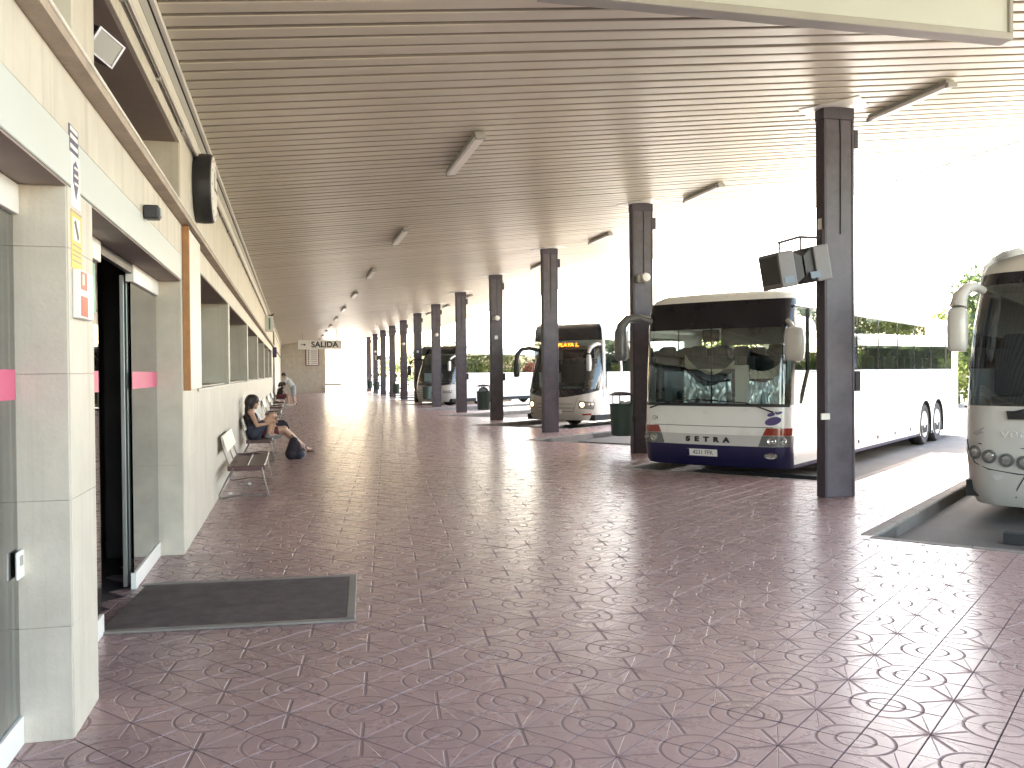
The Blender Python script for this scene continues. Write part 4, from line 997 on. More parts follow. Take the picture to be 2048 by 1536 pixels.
for sg in (1,):
    def sb(pts, w, m, nm): b = MB(); b.tube([sh3.side(sg, u, z, .004) for u, z in pts], w, 6); b.build(nm, m, bus3, 50)
    sb([(.78, 2.72), (.80, 2.2), (.80, 1.6), (.78, 1.0)], .05, M['paintw'], 'window_bar'); sb([(1.55, 2.70), (1.78, 2.3), (1.85, 1.8), (1.7, 1.4), (1.45, 1.1)], .055, M['paintw'], 'window_bar')
    sb([(2.2, 2.72), (2.6, 2.3), (2.75, 1.75)], .05, M['paintw'], 'window_bar')
# --- far white coach
bus4 = bus_at('coach', 'far white coach with dark screen and striped grille beside a green bin', 6, 1.85, .2)
sh4 = coach_b(bus4, 1.25, 3.16, M['paints'], M['paintw'], .10); interior(sh4, bus4, 8, y0=2.2)
for z in (.55, .66, .77, .88):
    b = MB(); sh4.patch(b, [(-1.0, z), (.6, z-.02), (.6, z), (-1.0, z+.02)], .004, .006, n=14, nz=1); b.build('grille_line', M['lens_d'], bus4)
for sg in (1, -1):
    b = MB(); sh4.patch(b, [(sg*.84, .74), (sg*1.30, .74), (sg*1.34, .88), (sg*.84, .86)], .006, .02); h = b.build('headlight', M['lens_d'], bus4, 40)
    for q in (.95, 1.09, 1.23):
        b = MB(); f = sh4.frame(sg*q, .80, .010); b.lathe([(.055, 0), (.05, .014), (.03, .02)], ax='z', n=14); b.v = [tuple(f @ Vector(p)) for p in b.v]; b.build('lamp', M['lens'], h, 40)
mirror(bus4, [(-1.1, .75, 2.42), (-1.35, .55, 2.50), (-1.52, .38, 2.42), (-1.60, .28, 2.2)], .05, (-1.62, .26, 1.90), (.08, .08, .26), M['black'])
mirror(bus4, [(1.20, 1.0, 2.55), (1.14, .62, 2.60), (1.05, .42, 2.45)], .05, (1.0, .40, 2.10), (.07, .07, .25), M['paintw'])
wiper(sh4, bus4, [(.85, 1.14), (.6, 1.26), (.1, 1.3), (-.4, 1.3)])
# --- silver coach at the right edge
bus2 = bus_at('coach', 'silver grey coach with four round lamps in a row, cut off at the right edge', 0, 1.62, 2.22)
hw = 1.27; H = 3.16
ybr2 = [.75, 1.0, 2.1, 2.2, 3.4, 5.0, 6.6, 8.2, 8.9, 10.1, 11.4, 11.95]
lv2 = [(.20, hw-.09, .16, .30, .16), (.36, hw-.03, .04, .32, .18), (.80, hw, -.03, .34, .20), (1.20, hw, -.02, .34, .20), (1.33, hw, .02, .34, .20), (1.75, hw-.01, .10, .34, .20), (2.2, hw-.03, .20, .34, .20), (2.72, hw-.09, .36, .34, .20), (2.86, hw-.11, .42, .34, .20), (2.98, hw-.14, .54, .36, .2), (H-.10, hw-.22, .72, .40, .2), (H-.03, hw-.34, .95, .45, .2), (H, hw-.5, 1.3, .45, .2)]
sh2 = Shell(lv2, 12.05, hw, ybr2, nc=7); AR2 = {4: 2.8, 9: 9.5}
def reg2(sg, c, k, zi):
    if zi >= 10: return 'roof'
    if c == 'B': return 'rear'
    if c in 'FC':
        if zi <= 3: return 'front'
        if zi >= 8: return 'cap'
        if c == 'C' and k >= 5: return ('pillar', sg)
        return 'header' if zi == 7 else 'windshield'
    if k in AR2 and zi <= 2: return None
    if zi == 0: return ('skirt', sg)
    if zi <= 4: return ('sidepanel', sg)
    if zi in (5, 6): return ('side_window', sg, k) if k >= 1 else ('driver_window', sg)
    return ('sidepanel', sg)
sh2.build(reg2, dict(roof=('roof', M['paints'], 50), rear=('rear_panel', M['paintw'], 40), front=('front_panel', M['paints'], 50), cap=('roof_cap', M['paints'], 50), pillar=('windscreen_pillar', M['blackgl'], 50), header=('header_panel', M['blackgl'], 50), windshield=('windscreen', M['darkglass'], 60), skirt=('side_skirt', M['paints'], 40), sidepanel=('side_panel', M['paintw'], 40), driver_window=('driver_window', M['sideglass'], None), side_window=('side_window', M['sideglass'], None)), bus2)
for k, y in AR2.items():
    for sg in (1, -1):
        lo, hi = ybr2[k-1], ybr2[k]; arch(sh2, bus2, M['paintw'], sg, (lo+hi)/2, .30, 1.20, (hi-lo)/2, r=.54); wheel(bus2, sg, hw-.03, (lo+hi)/2)
interior(sh2, bus2, 10, y0=2.0)
for sg in (-1, 1):
    for q, z in ((1.16, .80), (.98, .765), (.80, .735), (.62, .72)):
        h = MB(); f = sh2.frame(sg*q, z, .002); h.lathe([(.078, 0), (.078, .022), (.062, .024), (.060, .008)], ax='z', n=22, caps=False); h.v = [tuple(f @ Vector(p)) for p in h.v]; ho = h.build('headlight', M['lens_d'], bus2, 40)
        h = MB(); h.lathe([(.058, .006), (.05, .016), (.02, .022)], ax='z', n=18); h.v = [tuple(f @ Vector(p)) for p in h.v]; h.build('lamp', M['lens'], ho, 40)
def gap2(pts, w=.006): b = MB(); b.tube([sh2.surf(a, z, .002) for a, z in pts], w, 5); b.build('panel_gap', M['black'], bus2)
gap2([(-1.36, .93), (-1.30, .80), (-1.18, .68), (-1.0, .62), (-.7, .585), (0, .57), (.7, .585), (1.0, .62), (1.18, .68), (1.30, .80), (1.36, .93)], .008)
gap2([(-1.36, .93), (-1.1, .90), (-.6, .87), (0, .86), (.6, .87), (1.1, .90), (1.36, .93)])
gap2([(-1.38, 1.20), (-.7, 1.20), (0, 1.20), (.7, 1.20), (1.38, 1.20)], .005); gap2([(-.62, .57), (-.70, .42), (-.72, .31)])
letters('embossed_name', 'vectio', .16, M['paintg'], bus2, sh2.frame(-.62, 1.03, .001), .004, sx=1.25)
b = MB(); f = sh2.frame(-1.12, 1.04, .002); b.prism([(-.09, -.03), (0, .02), (.10, .055), (.03, 0), (.08, -.005), (-.02, -.05)], lambda p, s_: f @ Vector((p[0], p[1], .004*s_))); b.build('leaf_emblem', M['grey'], bus2)
b = MB(); f = sh2.frame(-.90, .52, .002); b.prism([(-.07, .03), (.05, .05), (.07, .02), (-.01, -.03)], lambda p, s_: f @ Vector((p[0], p[1], .006*s_))); b.build('tow_cover', M['paintg'], bus2)
b = MB(); b.box(-.9, .9, .55, .57, 2.62, 2.68); b.build('blind_rail', M['paintg'], bus2)
mirror(bus2, [(-1.10, .50, 2.66), (-1.16, .34, 2.70), (-1.23, .22, 2.67), (-1.28, .15, 2.58), (-1.295, .12, 2.46)], [.045, .055, .065, .08, .095], (-1.30, .12, 2.20), (.105, .10, .25), M['paints'])
wiper(sh2, bus2, [(-.75, 1.26), (-.4, 1.36), (.1, 1.4), (.5, 1.4)], .03); wiper(sh2, bus2, [(.75, 1.26), (.5, 1.36)], .03)
b = MB(); sh2.patch(b, [(-.78, 1.19), (-.58, 1.19), (-.56, 1.28), (-.80, 1.28)], .03, .04, n=3, nz=1); b.build('wiper_cover', M['black'], bus2)
b = MB(); b.box(-hw-.10, -hw-.001, .9, .93, 1.28, 1.30); b.build('side_marker', M['lens_d'], bus2)
b = MB(); b.box(-hw-.006, -hw-.001, .55, .62, 1.72, 1.85); b.build('red_marker', M['amber'], bus2)
# a further white coach behind the parked ones, seen past the right coach
p = L2W(ufront(0)+19, V0+5.5); bus5 = thing('coach', 'white coach parked far behind, only its dark window band showing past the others', 'coach', (p[0]+6, p[1]+6, -.15), -A+.35, 'coaches parked nose-in at the bays')
sh5 = coach_b(bus5, 1.25, 3.2, M['paintw'], M['paintw'], .12)

# wheel stops in the bays
for k, u, lab in ((0, 1.2, 'dark rubber wheel stop on the asphalt before the right coach'), (1, .9, 'dark wheel stop under the nose of the white and navy coach'), (2, .75, 'dark wheel stop in the empty bay beside the second column'), (3, .8, 'dark wheel stop before the silver coach'), (4, .75, 'dark wheel stop in the empty bay beside the fourth column')):
    p = L2W(ufront(k)+u, V0-k*VP+1.9); t = thing('wheel_stop', lab, 'wheel stop', (p[0], p[1], -.15), -A, 'wheel stops in the bays')
    b = MB(); b.prism([(-.08, 0), (-.06, .11), (.06, .11), (.08, 0)], lambda q, s_: ((-.95, .95)[s_], q[0], q[1]+.001)); b.build('block', M['rubber'], t)
    b = MB(); [b.lathe([(.03, .11), (.025, .118)], c=(x, 0, 0), n=8) for x in (-.7, .7)]; b.build('bolt', M['lens_d'], t)['kind'] = 'stuff'
# ------------------------------------------------------------------ bins, benches
def bin_at(i, lab):
    t = thing('litter_bin', lab, 'bin', (CXc-.47, COLY[i]-.12, 0), 0, 'dark green bins fixed to columns')
    b = MB(); b.lathe([(.17, .36), (.20, .38), (.225, .95), (.235, .96), (.235, .98), (.215, .98), (.19, .42)], n=24, caps=False); b.lathe([(.17, .36), (.001, .362)], n=24, caps=False); b.build('bucket', M['binmat'], t, 40)
    b = MB(); b.lathe([(.25, 1.14), (.255, 1.15), (.15, 1.20), (.02, 1.215)], n=24); b.build('lid', M['steel_side'], t, 40)
    for q in (0, 2.1, 4.2):
        b = MB(); b.tube([(.21*math.cos(q), .21*math.sin(q), .97), (.21*math.cos(q), .21*math.sin(q), 1.145)], .012, 6); b.build('rod', M['steel_side'], t)
    b = MB(); b.box(.22, .29, -.03, .08, .62, .74); b.build('bracket', M['steel_side'], t)
    if i == 1:
        rr = random.Random(5)
        b = MB()
        for q in range(5):
            Mx = Matrix.Translation((rr.uniform(-.1, .1), rr.uniform(-.1, .1), .97)) @ Euler((rr.uniform(-1, 1), rr.uniform(-1, 1), rr.uniform(0, 3))).to_matrix().to_4x4(); b.box(-.07, .07, -.05, .05, -.012, .012, M=Mx)
        b.build('rubbish', M['paper'], t)['kind'] = 'stuff'
bin_at(1, 'dark green litter bin with a raised lid and rubbish on top, on the second column')
bin_at(3, 'dark green litter bin on the fourth column, before the far coach wheel')
bin_at(5, 'green litter bin on the sixth column, in front of the far coach grille')
bin_at(7, 'green litter bin on the eighth column'); bin_at(9, 'small dark litter bin on the tenth column'); bin_at(10, 'small dark litter bin on the second to last column')

M['seat_end'] = mat('dark_red_plywood_edge', (.075, .032, .032), .5, var=.2, scale=9)
def make_bench(lab, loc, rz=0, L=2.0):
    t = thing('bench', lab, 'bench', loc, rz, 'tubular steel benches against the wall')
    # local: x out from the wall, y along it
    prof = [(.10, .405), (.16, .385), (.28, .378), (.42, .392), (.50, .412), (.56, .418)]
    b = MB(); n = len(prof)
    vs = [(x, y, z+d) for d in (0, -.018) for y in (.03, L-.03) for x, z in prof]
    f0 = [(i, i+1, n+i+1, n+i) for i in range(n-1)]; f1 = [tuple(2*n+q for q in f[::-1]) for f in f0]
    sd = [(i, 2*n+i, 2*n+i+1, i+1) for i in range(n-1)]+[(n+i, n+i+1, 3*n+i+1, 3*n+i) for i in range(n-1)]+[(0, n, 3*n, 2*n), (n-1, 3*n-1, 4*n-1, 2*n-1)]
    b.add(vs, f0+f1+sd); b.build('seat', M['slat'], t, 35)
    b = MB(); b.box(.10, .565, .01, .0295, .352, .418, b=.006); b.build('seat_end', M['seat_end'], t); b = MB(); b.box(.10, .565, L-.0295, L-.01, .352, .418, b=.006); b.build('seat_end', M['seat_end'], t)
    b = MB(); b.tube([(.567, .03, .424), (.567, L-.03, .424)], .011, 8); b.build('seat_lip', M['alu'], t); b = MB(); b.tube([(.34, .03, .397), (.34, L-.03, .397)], .007, 8); b.build('seat_rail', M['alu'], t)
    Mx = Matrix.Translation((.066, 0, .70)) @ Matrix.Rotation(-.30, 4, 'Y')
    b = MB(); b.box(-.009, .009, .04, L*.86, -.115, .115, b=.008, M=Mx); b.build('back_board', M['backboard'], t)
    for y in (.0, L):
        b = MB(); yo = y
        pts = [(.17, yo, .39), (.10, yo, .26), (-.0, yo, .06), (.0, yo, .018), (.04, yo, .012), (.20, yo, .03), (.30, yo, .045), (.42, yo, .03), (.56, yo, .012), (.60, yo, .02), (.605, yo, .06), (.56, yo, .24), (.53, yo, .395)]
        b.tube(pts, .011, 8); b.build('leg_frame', M['chrome'], t, 50)
        b = MB(); yi = y+.02 if y == 0 else y-.3; b.tube([(.17, yi, .392), (.12, yi, .42), (.07, yi, .58), (.02, yi, .80)], .010, 8); b.build('back_strut', M['chrome'], t, 50)
    b = MB(); yi = L*.45; b.tube([(.17, yi, .385), (.12, yi, .42), (.07, yi, .58), (.02, yi, .80)], .010, 8); b.build('back_strut', M['chrome'], t, 50)
    return t
BY = [12.02, 16.75, 28.0, 33.6, 39.4, 45.6]
bl = ['empty bench nearest the camera, pale back board and grey seat', 'bench with two people sitting on it beside a backpack', 'third bench from the camera, empty, beyond the seated pair', 'fourth bench from the camera, empty', 'fifth bench from the camera, empty, before the distant group', 'sixth bench, where the distant group of people sits']
b0 = make_bench(bl[0], (WX+.02, BY[0], 0))
for q in range(1, 6):
    c = copy_tree(b0); c.location = (WX+.02, BY[q], 0); c['label'] = bl[q]
c = copy_tree(b0); c.location = (2.45, YE-.08, 0); c.rotation_euler = (0, 0, -PI/2); c['label'] = 'dark bench against the far end wall under the timetable board'; c.scale = (1, .95, 1)

# ------------------------------------------------------------------ people
def capsule(b, p0, p1, r0, r1, n=12):
    p0, p1 = Vector(p0), Vector(p1); d = p1-p0; L = d.length
    if L < 1e-6: d = Vector((0, 0, 1)); L = 1e-6
    q = d.to_track_quat('Z', 'Y'); vs = []; rows = []
    for a in np.linspace(-PI/2, 0, 5): rows.append((r0*math.cos(a), r0*math.sin(a)))
    for a in np.linspace(0, PI/2, 5): rows.append((r1*math.cos(a), L+r1*math.sin(a)))
    for (r, h) in rows:
        r = max(r, 1e-4)
        for j in range(n): vs.append(p0+q @ Vector((r*math.cos(2*PI*j/n), r*math.sin(2*PI*j/n), h)))
    k = len(rows); fs = [(i*n+j, i*n+(j+1) % n, (i+1)*n+(j+1) % n, (i+1)*n+j) for i in range(k-1) for j in range(n)]+[tuple(range(n))[::-1], tuple((k-1)*n+j for j in range(n))]
    b.add(vs, fs)
def ellip(b, c, r, rot=None, n=16, m=10):
    vs = []; R_ = rot.to_matrix() if rot is not None else Matrix.Identity(3)
    for i in range(m+1):
        a = -PI/2+PI*i/m; cr = max(math.cos(a), 1e-3)
        for j in range(n): vs.append(Vector(c)+R_ @ Vector((r[0]*cr*math.cos(2*PI*j/n), r[1]*cr*math.sin(2*PI*j/n), r[2]*math.sin(a))))
    b.add(vs, [(i*n+j, i*n+(j+1) % n, (i+1)*n+(j+1) % n, (i+1)*n+j) for i in range(m) for j in range(n)]+[tuple(range(n))[::-1], tuple(m*n+j for j in range(n))])
def blob(name, prims, m, parent, vox=.008, it=4):
    b = MB()
    for p in prims:
        if p[0] == 'c': capsule(b, *p[1:])
        else: ellip(b, *p[1:])
    o = b.build(name, m, None); r = o.modifiers.new('r', 'REMESH'); r.mode = 'VOXEL'; r.voxel_size = vox
    s_ = o.modifiers.new('s', 'SMOOTH'); s_.iterations = it; s_.factor = .5
    dg = bpy.context.evaluated_depsgraph_get(); me = bpy.data.meshes.new_from_object(o.evaluated_get(dg)); o.modifiers.clear()
    o.data = me; me.polygons.foreach_set('use_smooth', [True]*len(me.polygons)); o.parent = parent; return o
def lerp(a, b_, t): return tuple(x+(y-x)*t for x, y in zip(a, b_))
def hand(wrist, d, up, side_, s=1.0, curl=.5):
    """palm, four unequal bent fingers and a thumb leaving the side of the palm"""
    d = Vector(d).normalized(); up = Vector(up).normalized(); sd = d.cross(up).normalized(); up = sd.cross(d).normalized(); w = Vector(wrist); out = []
    pc = w+d*.05*s
    for k in (-.028, -.009, .010, .028): out.append(('c', w+sd*k*.7*s, w+d*.085*s+sd*k*s, .014*s, .0125*s))
    for k, l in ((-.030, .060), (-.010, .072), (.011, .078), (.031, .068)):
        a = w+d*.085*s+sd*k*s; e = a+(d*math.cos(curl)-up*math.sin(curl))*l*.55*s; g = e+(d*math.cos(curl*2.2)-up*math.sin(curl*2.2))*l*.5*s
        out += [('c', a, e, .0095*s, .0085*s), ('c', e, g, .0085*s, .007*s)]
    ta = w+d*.025*s+sd*.028*side_*s; tb = ta+(d*.6+sd*side_*.7-up*.2).normalized()*.04*s; tc = tb+(d*.9+sd*side_*.2-up*.35).normalized()*.032*s
    out += [('c', ta, tb, .014*s, .011*s), ('c', tb, tc, .011*s, .008*s)]
    return out
def head_prims(c, fwd, s=1.0, tilt=0.0):
    c = Vector(c); f = Vector(fwd).normalized(); up = (Vector((0, 0, 1))-f*f.z).normalized(); sd = f.cross(up)
    P_ = lambda a, b_, h: c+f*a*s+sd*b_*s+up*h*s
    q = Matrix((f, sd, up)).transposed().to_quaternion()
    return [('e', P_(-.01, 0, .03), (.095*s, .076*s, .09*s), q), ('e', P_(.015, 0, -.035), (.075*s, .062*s, .085*s), q), ('c', P_(.07, 0, -.09), P_(.05, 0, -.085), .026*s, .03*s),
            ('c', P_(.082, 0, .015), P_(.103, 0, -.022), .010*s, .015*s), ('e', P_(.085, 0, -.062), (.012*s, .025*s, .008*s), q),
            ('e', P_(-.005, .077, -.01), (.022*s, .010*s, .032*s), q), ('e', P_(-.005, -.077, -.01), (.022*s, .010*s, .032*s), q),
            ('e', P_(.068, .032, .022), (.014*s, .020*s, .010*s), q), ('e', P_(.068, -.032, .022), (.014*s, .020*s, .010*s), q)], P_, q
def eyes(P_, parent, s=1.0):
    for y in (.031, -.031):
        b = MB(); ellip(b, P_(.079, y, .006), (.010*s,)*3, n=10, m=6); b.build('eye', M['black'], parent, 60)
def leg(h, k, a, toe, r=(.085, .058, .05, .036)):
    return [('c', h, k, r[0], r[1]), ('e', k, (r[1]*1.05,)*3), ('c', k, lerp(k, a, .35), r[1]*.95, r[2]*1.12), ('c', lerp(k, a, .35), a, r[2]*1.1, r[3])]
def shoe(name, a, toe, m, parent, h=.0):
    a = Vector(a); toe = Vector(toe); d = (toe-a); return blob(name, [('c', a-d*.18+Vector((0, 0, -.028)), a+d*.45+Vector((0, 0, -.03)), .036, .036), ('c', a+d*.45+Vector((0, 0, -.03)), toe, .038, .030), ('c', a+Vector((0, 0, -.02)), a+Vector((0, 0, .02)), .042, .044)], m, parent, .008)

# woman with long dark hair, knees drawn up on the bench
w1 = thing('person', 'woman with long dark hair, black top and dark shorts, knees drawn up on the bench', 'person', (0, 17.22, 0))
hip = [(-.70, -.085, .50), (-.70, .085, .50)]; chest = (-.765, 0, .80); neck = (-.745, 0, .965); hd = (-.715, 0, 1.085)
kn = [(-.385, -.10, .83), (-.345, .09, .82)]; an = [(-.445, -.10, .475), (-.40, .10, .475)]; sh_ = [(-.75, -.165, .905), (-.75, .165, .905)]
el = [(-.64, -.215, .665), (-.60, .215, .68)]; wr = [(-.405, -.14, .70), (-.385, .12, .74)]
hp, Pf, Q_ = head_prims(hd, (1, .05, -.22), .98)
body = hp+[('c', neck, hd, .052, .05), ('c', (-.70, 0, .50), (-.745, 0, .68), .125, .105), ('c', (-.745, 0, .68), chest, .105, .115), ('c', sh_[0], sh_[1], .062, .062), ('c', chest, neck, .10, .05)]
for i in (0, 1):
    body += leg(hip[i], kn[i], an[i], None)+[('c', sh_[i], el[i], .047, .038), ('c', el[i], wr[i], .037, .026)]
    body += [('c', an[i], (an[i][0]+.12, an[i][1], an[i][2]-.03), .034, .028)]
    body += hand(wr[i], (.6, .25 if i == 0 else -.25, .35), (.3, 0, 1), 1 if i == 0 else -1, 1.0, .7)
bo = blob('body', body, M['skin'], w1, .0065)
eyes(Pf, w1)
blob('tank_top', [('c', (-.71, 0, .56), (-.748, 0, .70), .135, .122), ('c', (-.748, 0, .70), chest, .122, .132), ('c', (-.765, -.10, .87), (-.765, .10, .87), .072, .072), ('c', (-.755, -.115, .90), (-.755, -.10, .95), .04, .03), ('c', (-.755, .115, .90), (-.755, .10, .95), .04, .03)], M['cloth_black'], w1, .009)
sp_ = [('c', (-.715, 0, .50), (-.73, 0, .585), .148, .140)]
for i in (0, 1): sp_ += [('c', hip[i], lerp(hip[i], kn[i], .52), .108, .092)]
blob('shorts', sp_, M['cloth_navy'], w1, .009)
hr = [('e', Pf(-.02, 0, .05), (.118, .104, .100), Q_), ('e', Pf(-.065, 0, .0), (.095, .115, .14), Q_), ('e', (-.80, 0, .93), (.075, .135, .17)), ('e', (-.815, -.03, .82), (.06, .11, .12))]
rr = random.Random(9)
for q in range(22):
    a = rr.uniform(-1.25, 1.25); x0 = Pf(-.06+.03*math.cos(a*2), .085*math.sin(a), .03); hr.append(('c', x0, (-.80+rr.uniform(-.05, .035)+.05*abs(math.sin(a)), .125*math.sin(a)+rr.uniform(-.02, .02), rr.uniform(.74, .88)), .034, .024))
    hr.append(('c', Pf(.02+.02*abs(a), .08*math.copysign(1, a), .07), Pf(.0, .098*math.copysign(1, a), rr.uniform(-.12, -.02)), .022, .02))
blob('hair', hr, M['hair'], w1, .008, 2)
for i in (0, 1): shoe('shoe', an[i], (an[i][0]+.17, an[i][1]-.01, .445), M['shoe'], w1)
b = MB(); b.box(-.03, .03, -.06, .06, -.004, .004, b=.002, M=Matrix.Translation((-.30, -.05, .79)) @ Matrix.Rotation(-.9, 4, 'Y')); tag(b.build('phone', M['black']), 'dark phone held by the woman with long hair', 'phone').location = (0, 17.22, 0)
# second person, slouched, legs stretched out
w2_ = thing('person', 'person slouched on the bench with bare legs stretched out and brown shoes', 'person', (0, 17.86, 0))
hip = [(-.60, -.085, .49), (-.60, .085, .49)]; chest = (-.755, .0, .80); neck = (-.775, 0, .955); hd = (-.755, .0, 1.07)
kn = [(-.17, -.06, .545), (-.15, .12, .47)]; an = [(.22, .22, .14), (.24, .42, .125)]; sh_ = [(-.77, -.17, .90), (-.77, .17, .90)]; el = [(-.62, -.24, .68), (-.62, .24, .68)]; wr = [(-.42, -.10, .62), (-.42, .10, .62)]
hp, Pf, Q_ = head_prims(hd, (1, -.1, -.15), .98)
body = hp+[('c', neck, hd, .053, .05), ('c', (-.60, 0, .49), (-.70, 0, .66), .125, .115), ('c', (-.70, 0, .66), chest, .115, .12), ('c', sh_[0], sh_[1], .064, .064), ('c', chest, neck, .10, .055)]
for i in (0, 1):
    body += leg(hip[i], kn[i], an[i], None, (.09, .062, .054, .04))+[('c', sh_[i], el[i], .05, .04), ('c', el[i], wr[i], .039, .028), ('c', an[i], (an[i][0]+.10, an[i][1]+.08, an[i][2]-.04), .034, .028)]
    body += hand(wr[i], (.6, .2 if i == 0 else -.2, .0), (0, 0, 1), 1 if i == 0 else -1, 1.0, .6)
blob('body', body, M['skin2'], w2_, .0065); eyes(Pf, w2_)
blob('shirt', [('c', (-.62, 0, .53), (-.70, 0, .67), .14, .132), ('c', (-.70, 0, .67), chest, .132, .138), ('c', (-.77, -.15, .89), (-.77, .15, .89), .078, .078)]+[('c', sh_[i], lerp(sh_[i], el[i], .5), .072, .062) for i in (0, 1)], M['cloth_white'], w2_, .009)
blob('shorts', [('c', (-.60, 0, .49), (-.64, 0, .57), .148, .142)]+[('c', hip[i], lerp(hip[i], kn[i], .6), .11, .095) for i in (0, 1)], M['cloth_maroon'], w2_, .009)
blob('hair', [('e', Pf(-.025, 0, .04), (.105, .09, .095), Q_), ('e', Pf(-.06, 0, -.01), (.07, .085, .09), Q_)], M['hair'], w2_, .009, 2)
for i in (0, 1): shoe('shoe', an[i], (an[i][0]+.15, an[i][1]+.11, .055+.02*(1-i)), M['shoe_brown'], w2_)
lb = thing('shoulder_bag', 'dark bag lying on the lap of the slouched person', 'bag', (-.25, 17.95, .62)); blob('pouch', [('c', (-.08, -.04, .0), (.08, .03, .0), .075, .07), ('c', (-.06, 0, .04), (.07, .0, .05), .05, .04)], M['cloth_black'], lb, .009); b = MB(); b.tube([(.09, -.03, .03), (.14, -.02, .0), (.17, 0, -.08), (.14, .04, -.14)], .012, 6); b.build('strap', M['cloth_black'], lb, 50)
# backpack on the floor
bp_ = thing('backpack', 'dark backpack standing on the tiles in front of the bench', 'backpack', (.03, 17.25, 0))
blob('bag', [('c', (-.06, 0, .11), (-.02, 0, .34), .125, .085), ('c', (.05, .02, .10), (.02, .01, .28), .115, .08), ('c', (-.07, -.09, .09), (.08, .09, .09), .088, .085)], M['cloth_black'], bp_, .009)
blob('pocket', [('c', (.11, -.04, .09), (.11, .05, .09), .07, .07), ('c', (.10, 0, .14), (.085, .01, .22), .055, .035)], M['cloth_navy'], bp_, .009)
b = MB(); b.tube([(-.02, 0, .42), (-.05, 0, .46), (-.08, 0, .42)], .01, 6); b.build('handle', M['cloth_black'], bp_, 50); b = MB(); b.tube([(.15, .02, .28), (.20, .04, .15), (.19, .05, .03), (.12, .06, .015)], .014, 6); b.build('strap', M['cloth_grey'], bp_, 50)
# bits of litter under the nearest bench
rr = random.Random(21)
for q, (x, y) in enumerate(((-.82, 12.35), (-.62, 13.4), (-.55, 16.2))):
    lt = tag(blob('paper_scrap', [('e', (0, 0, .022), (.03, .026, .02))], M['paper'], None, .006, 1), ['crumpled white paper ball under the nearest bench beside its front legs', 'small white paper scrap under the middle of the nearest bench', 'small white paper scrap on the tiles between the first two benches'][q], 'litter', 'paper litter by the benches'); lt.location = (x, y, 0)

# distant group
def stand(lab, x, y, face, lean, top, bottom, bag=None, H=1.74):
    t = thing('person', lab, 'person', (x, y, 0), 0); f = face
    k = H/1.74
    hip = [(0, -.09, .92), (0, .09, .92)]; ch = (f*lean*.55, 0, 1.26); nk = (f*lean*.9, 0, 1.44); hd = (f*(lean*.9+.10), 0, 1.55)
    hp, Pf, Q_ = head_prims(hd, (f, 0, -.7), 1.0)
    sh_ = [(f*lean*.8, -.18, 1.38), (f*lean*.8, .18, 1.38)]; el = [(f*(lean*.8+.10), -.25, 1.12), (f*(lean*.8+.12), .25, 1.12)]; wr = [(f*(lean*.8+.30), -.14, 1.05), (f*(lean*.8+.32), .12, 1.05)]
    kn = [(f*.02, -.10, .50), (f*-.04, .10, .50)]; an = [(f*-.06, -.11, .085), (f*-.12, .11, .085)]
    body = hp+[('c', nk, hd, .055, .05), ('c', (0, 0, .94), ch, .13, .13), ('c', sh_[0], sh_[1], .066, .066), ('c', ch, nk, .10, .055)]
    for i in (0, 1):
        body += leg(hip[i], kn[i], an[i], None, (.09, .062, .056, .04))+[('c', sh_[i], el[i], .05, .04), ('c', el[i], wr[i], .039, .028), ('c', an[i], (an[i][0]+f*.10, an[i][1], .05), .034, .028)]+hand(wr[i], (f, 0, -.1), (0, 0, 1), 1 if i == 0 else -1, 1.0, .6)
    blob('body', body, M['skin2'], t, .009)
    blob('shirt', [('c', (0, 0, .92), ch, .145, .15), ('c', sh_[0], sh_[1], .085, .085), ('c', ch, (f*lean*.8, 0, 1.38), .14, .08)]+[('c', sh_[i], lerp(sh_[i], el[i], .6), .082, .072) for i in (0, 1)], top, t, .012)
    blob('shorts', [('c', (0, 0, .88), (0, 0, .95), .155, .15)]+[('c', hip[i], lerp(hip[i], kn[i], .85), .115, .11) for i in (0, 1)], bottom, t, .012)
    blob('hair', [('e', Pf(-.025, 0, .04), (.112, .096, .10), Q_), ('e', Pf(-.06, 0, -.01), (.075, .09, .09), Q_)], M['hair'], t, .011, 2)
    for i in (0, 1): shoe('shoe', an[i], (an[i][0]+f*.17, an[i][1], .045), M['cloth_white'] if i == 0 else M['shoe_brown'], t)
    return t
stand('standing man in white shirt and grey shorts leaning over the distant bench', .03, 47.2, -1, .42, M['cloth_white'], M['cloth_grey'])
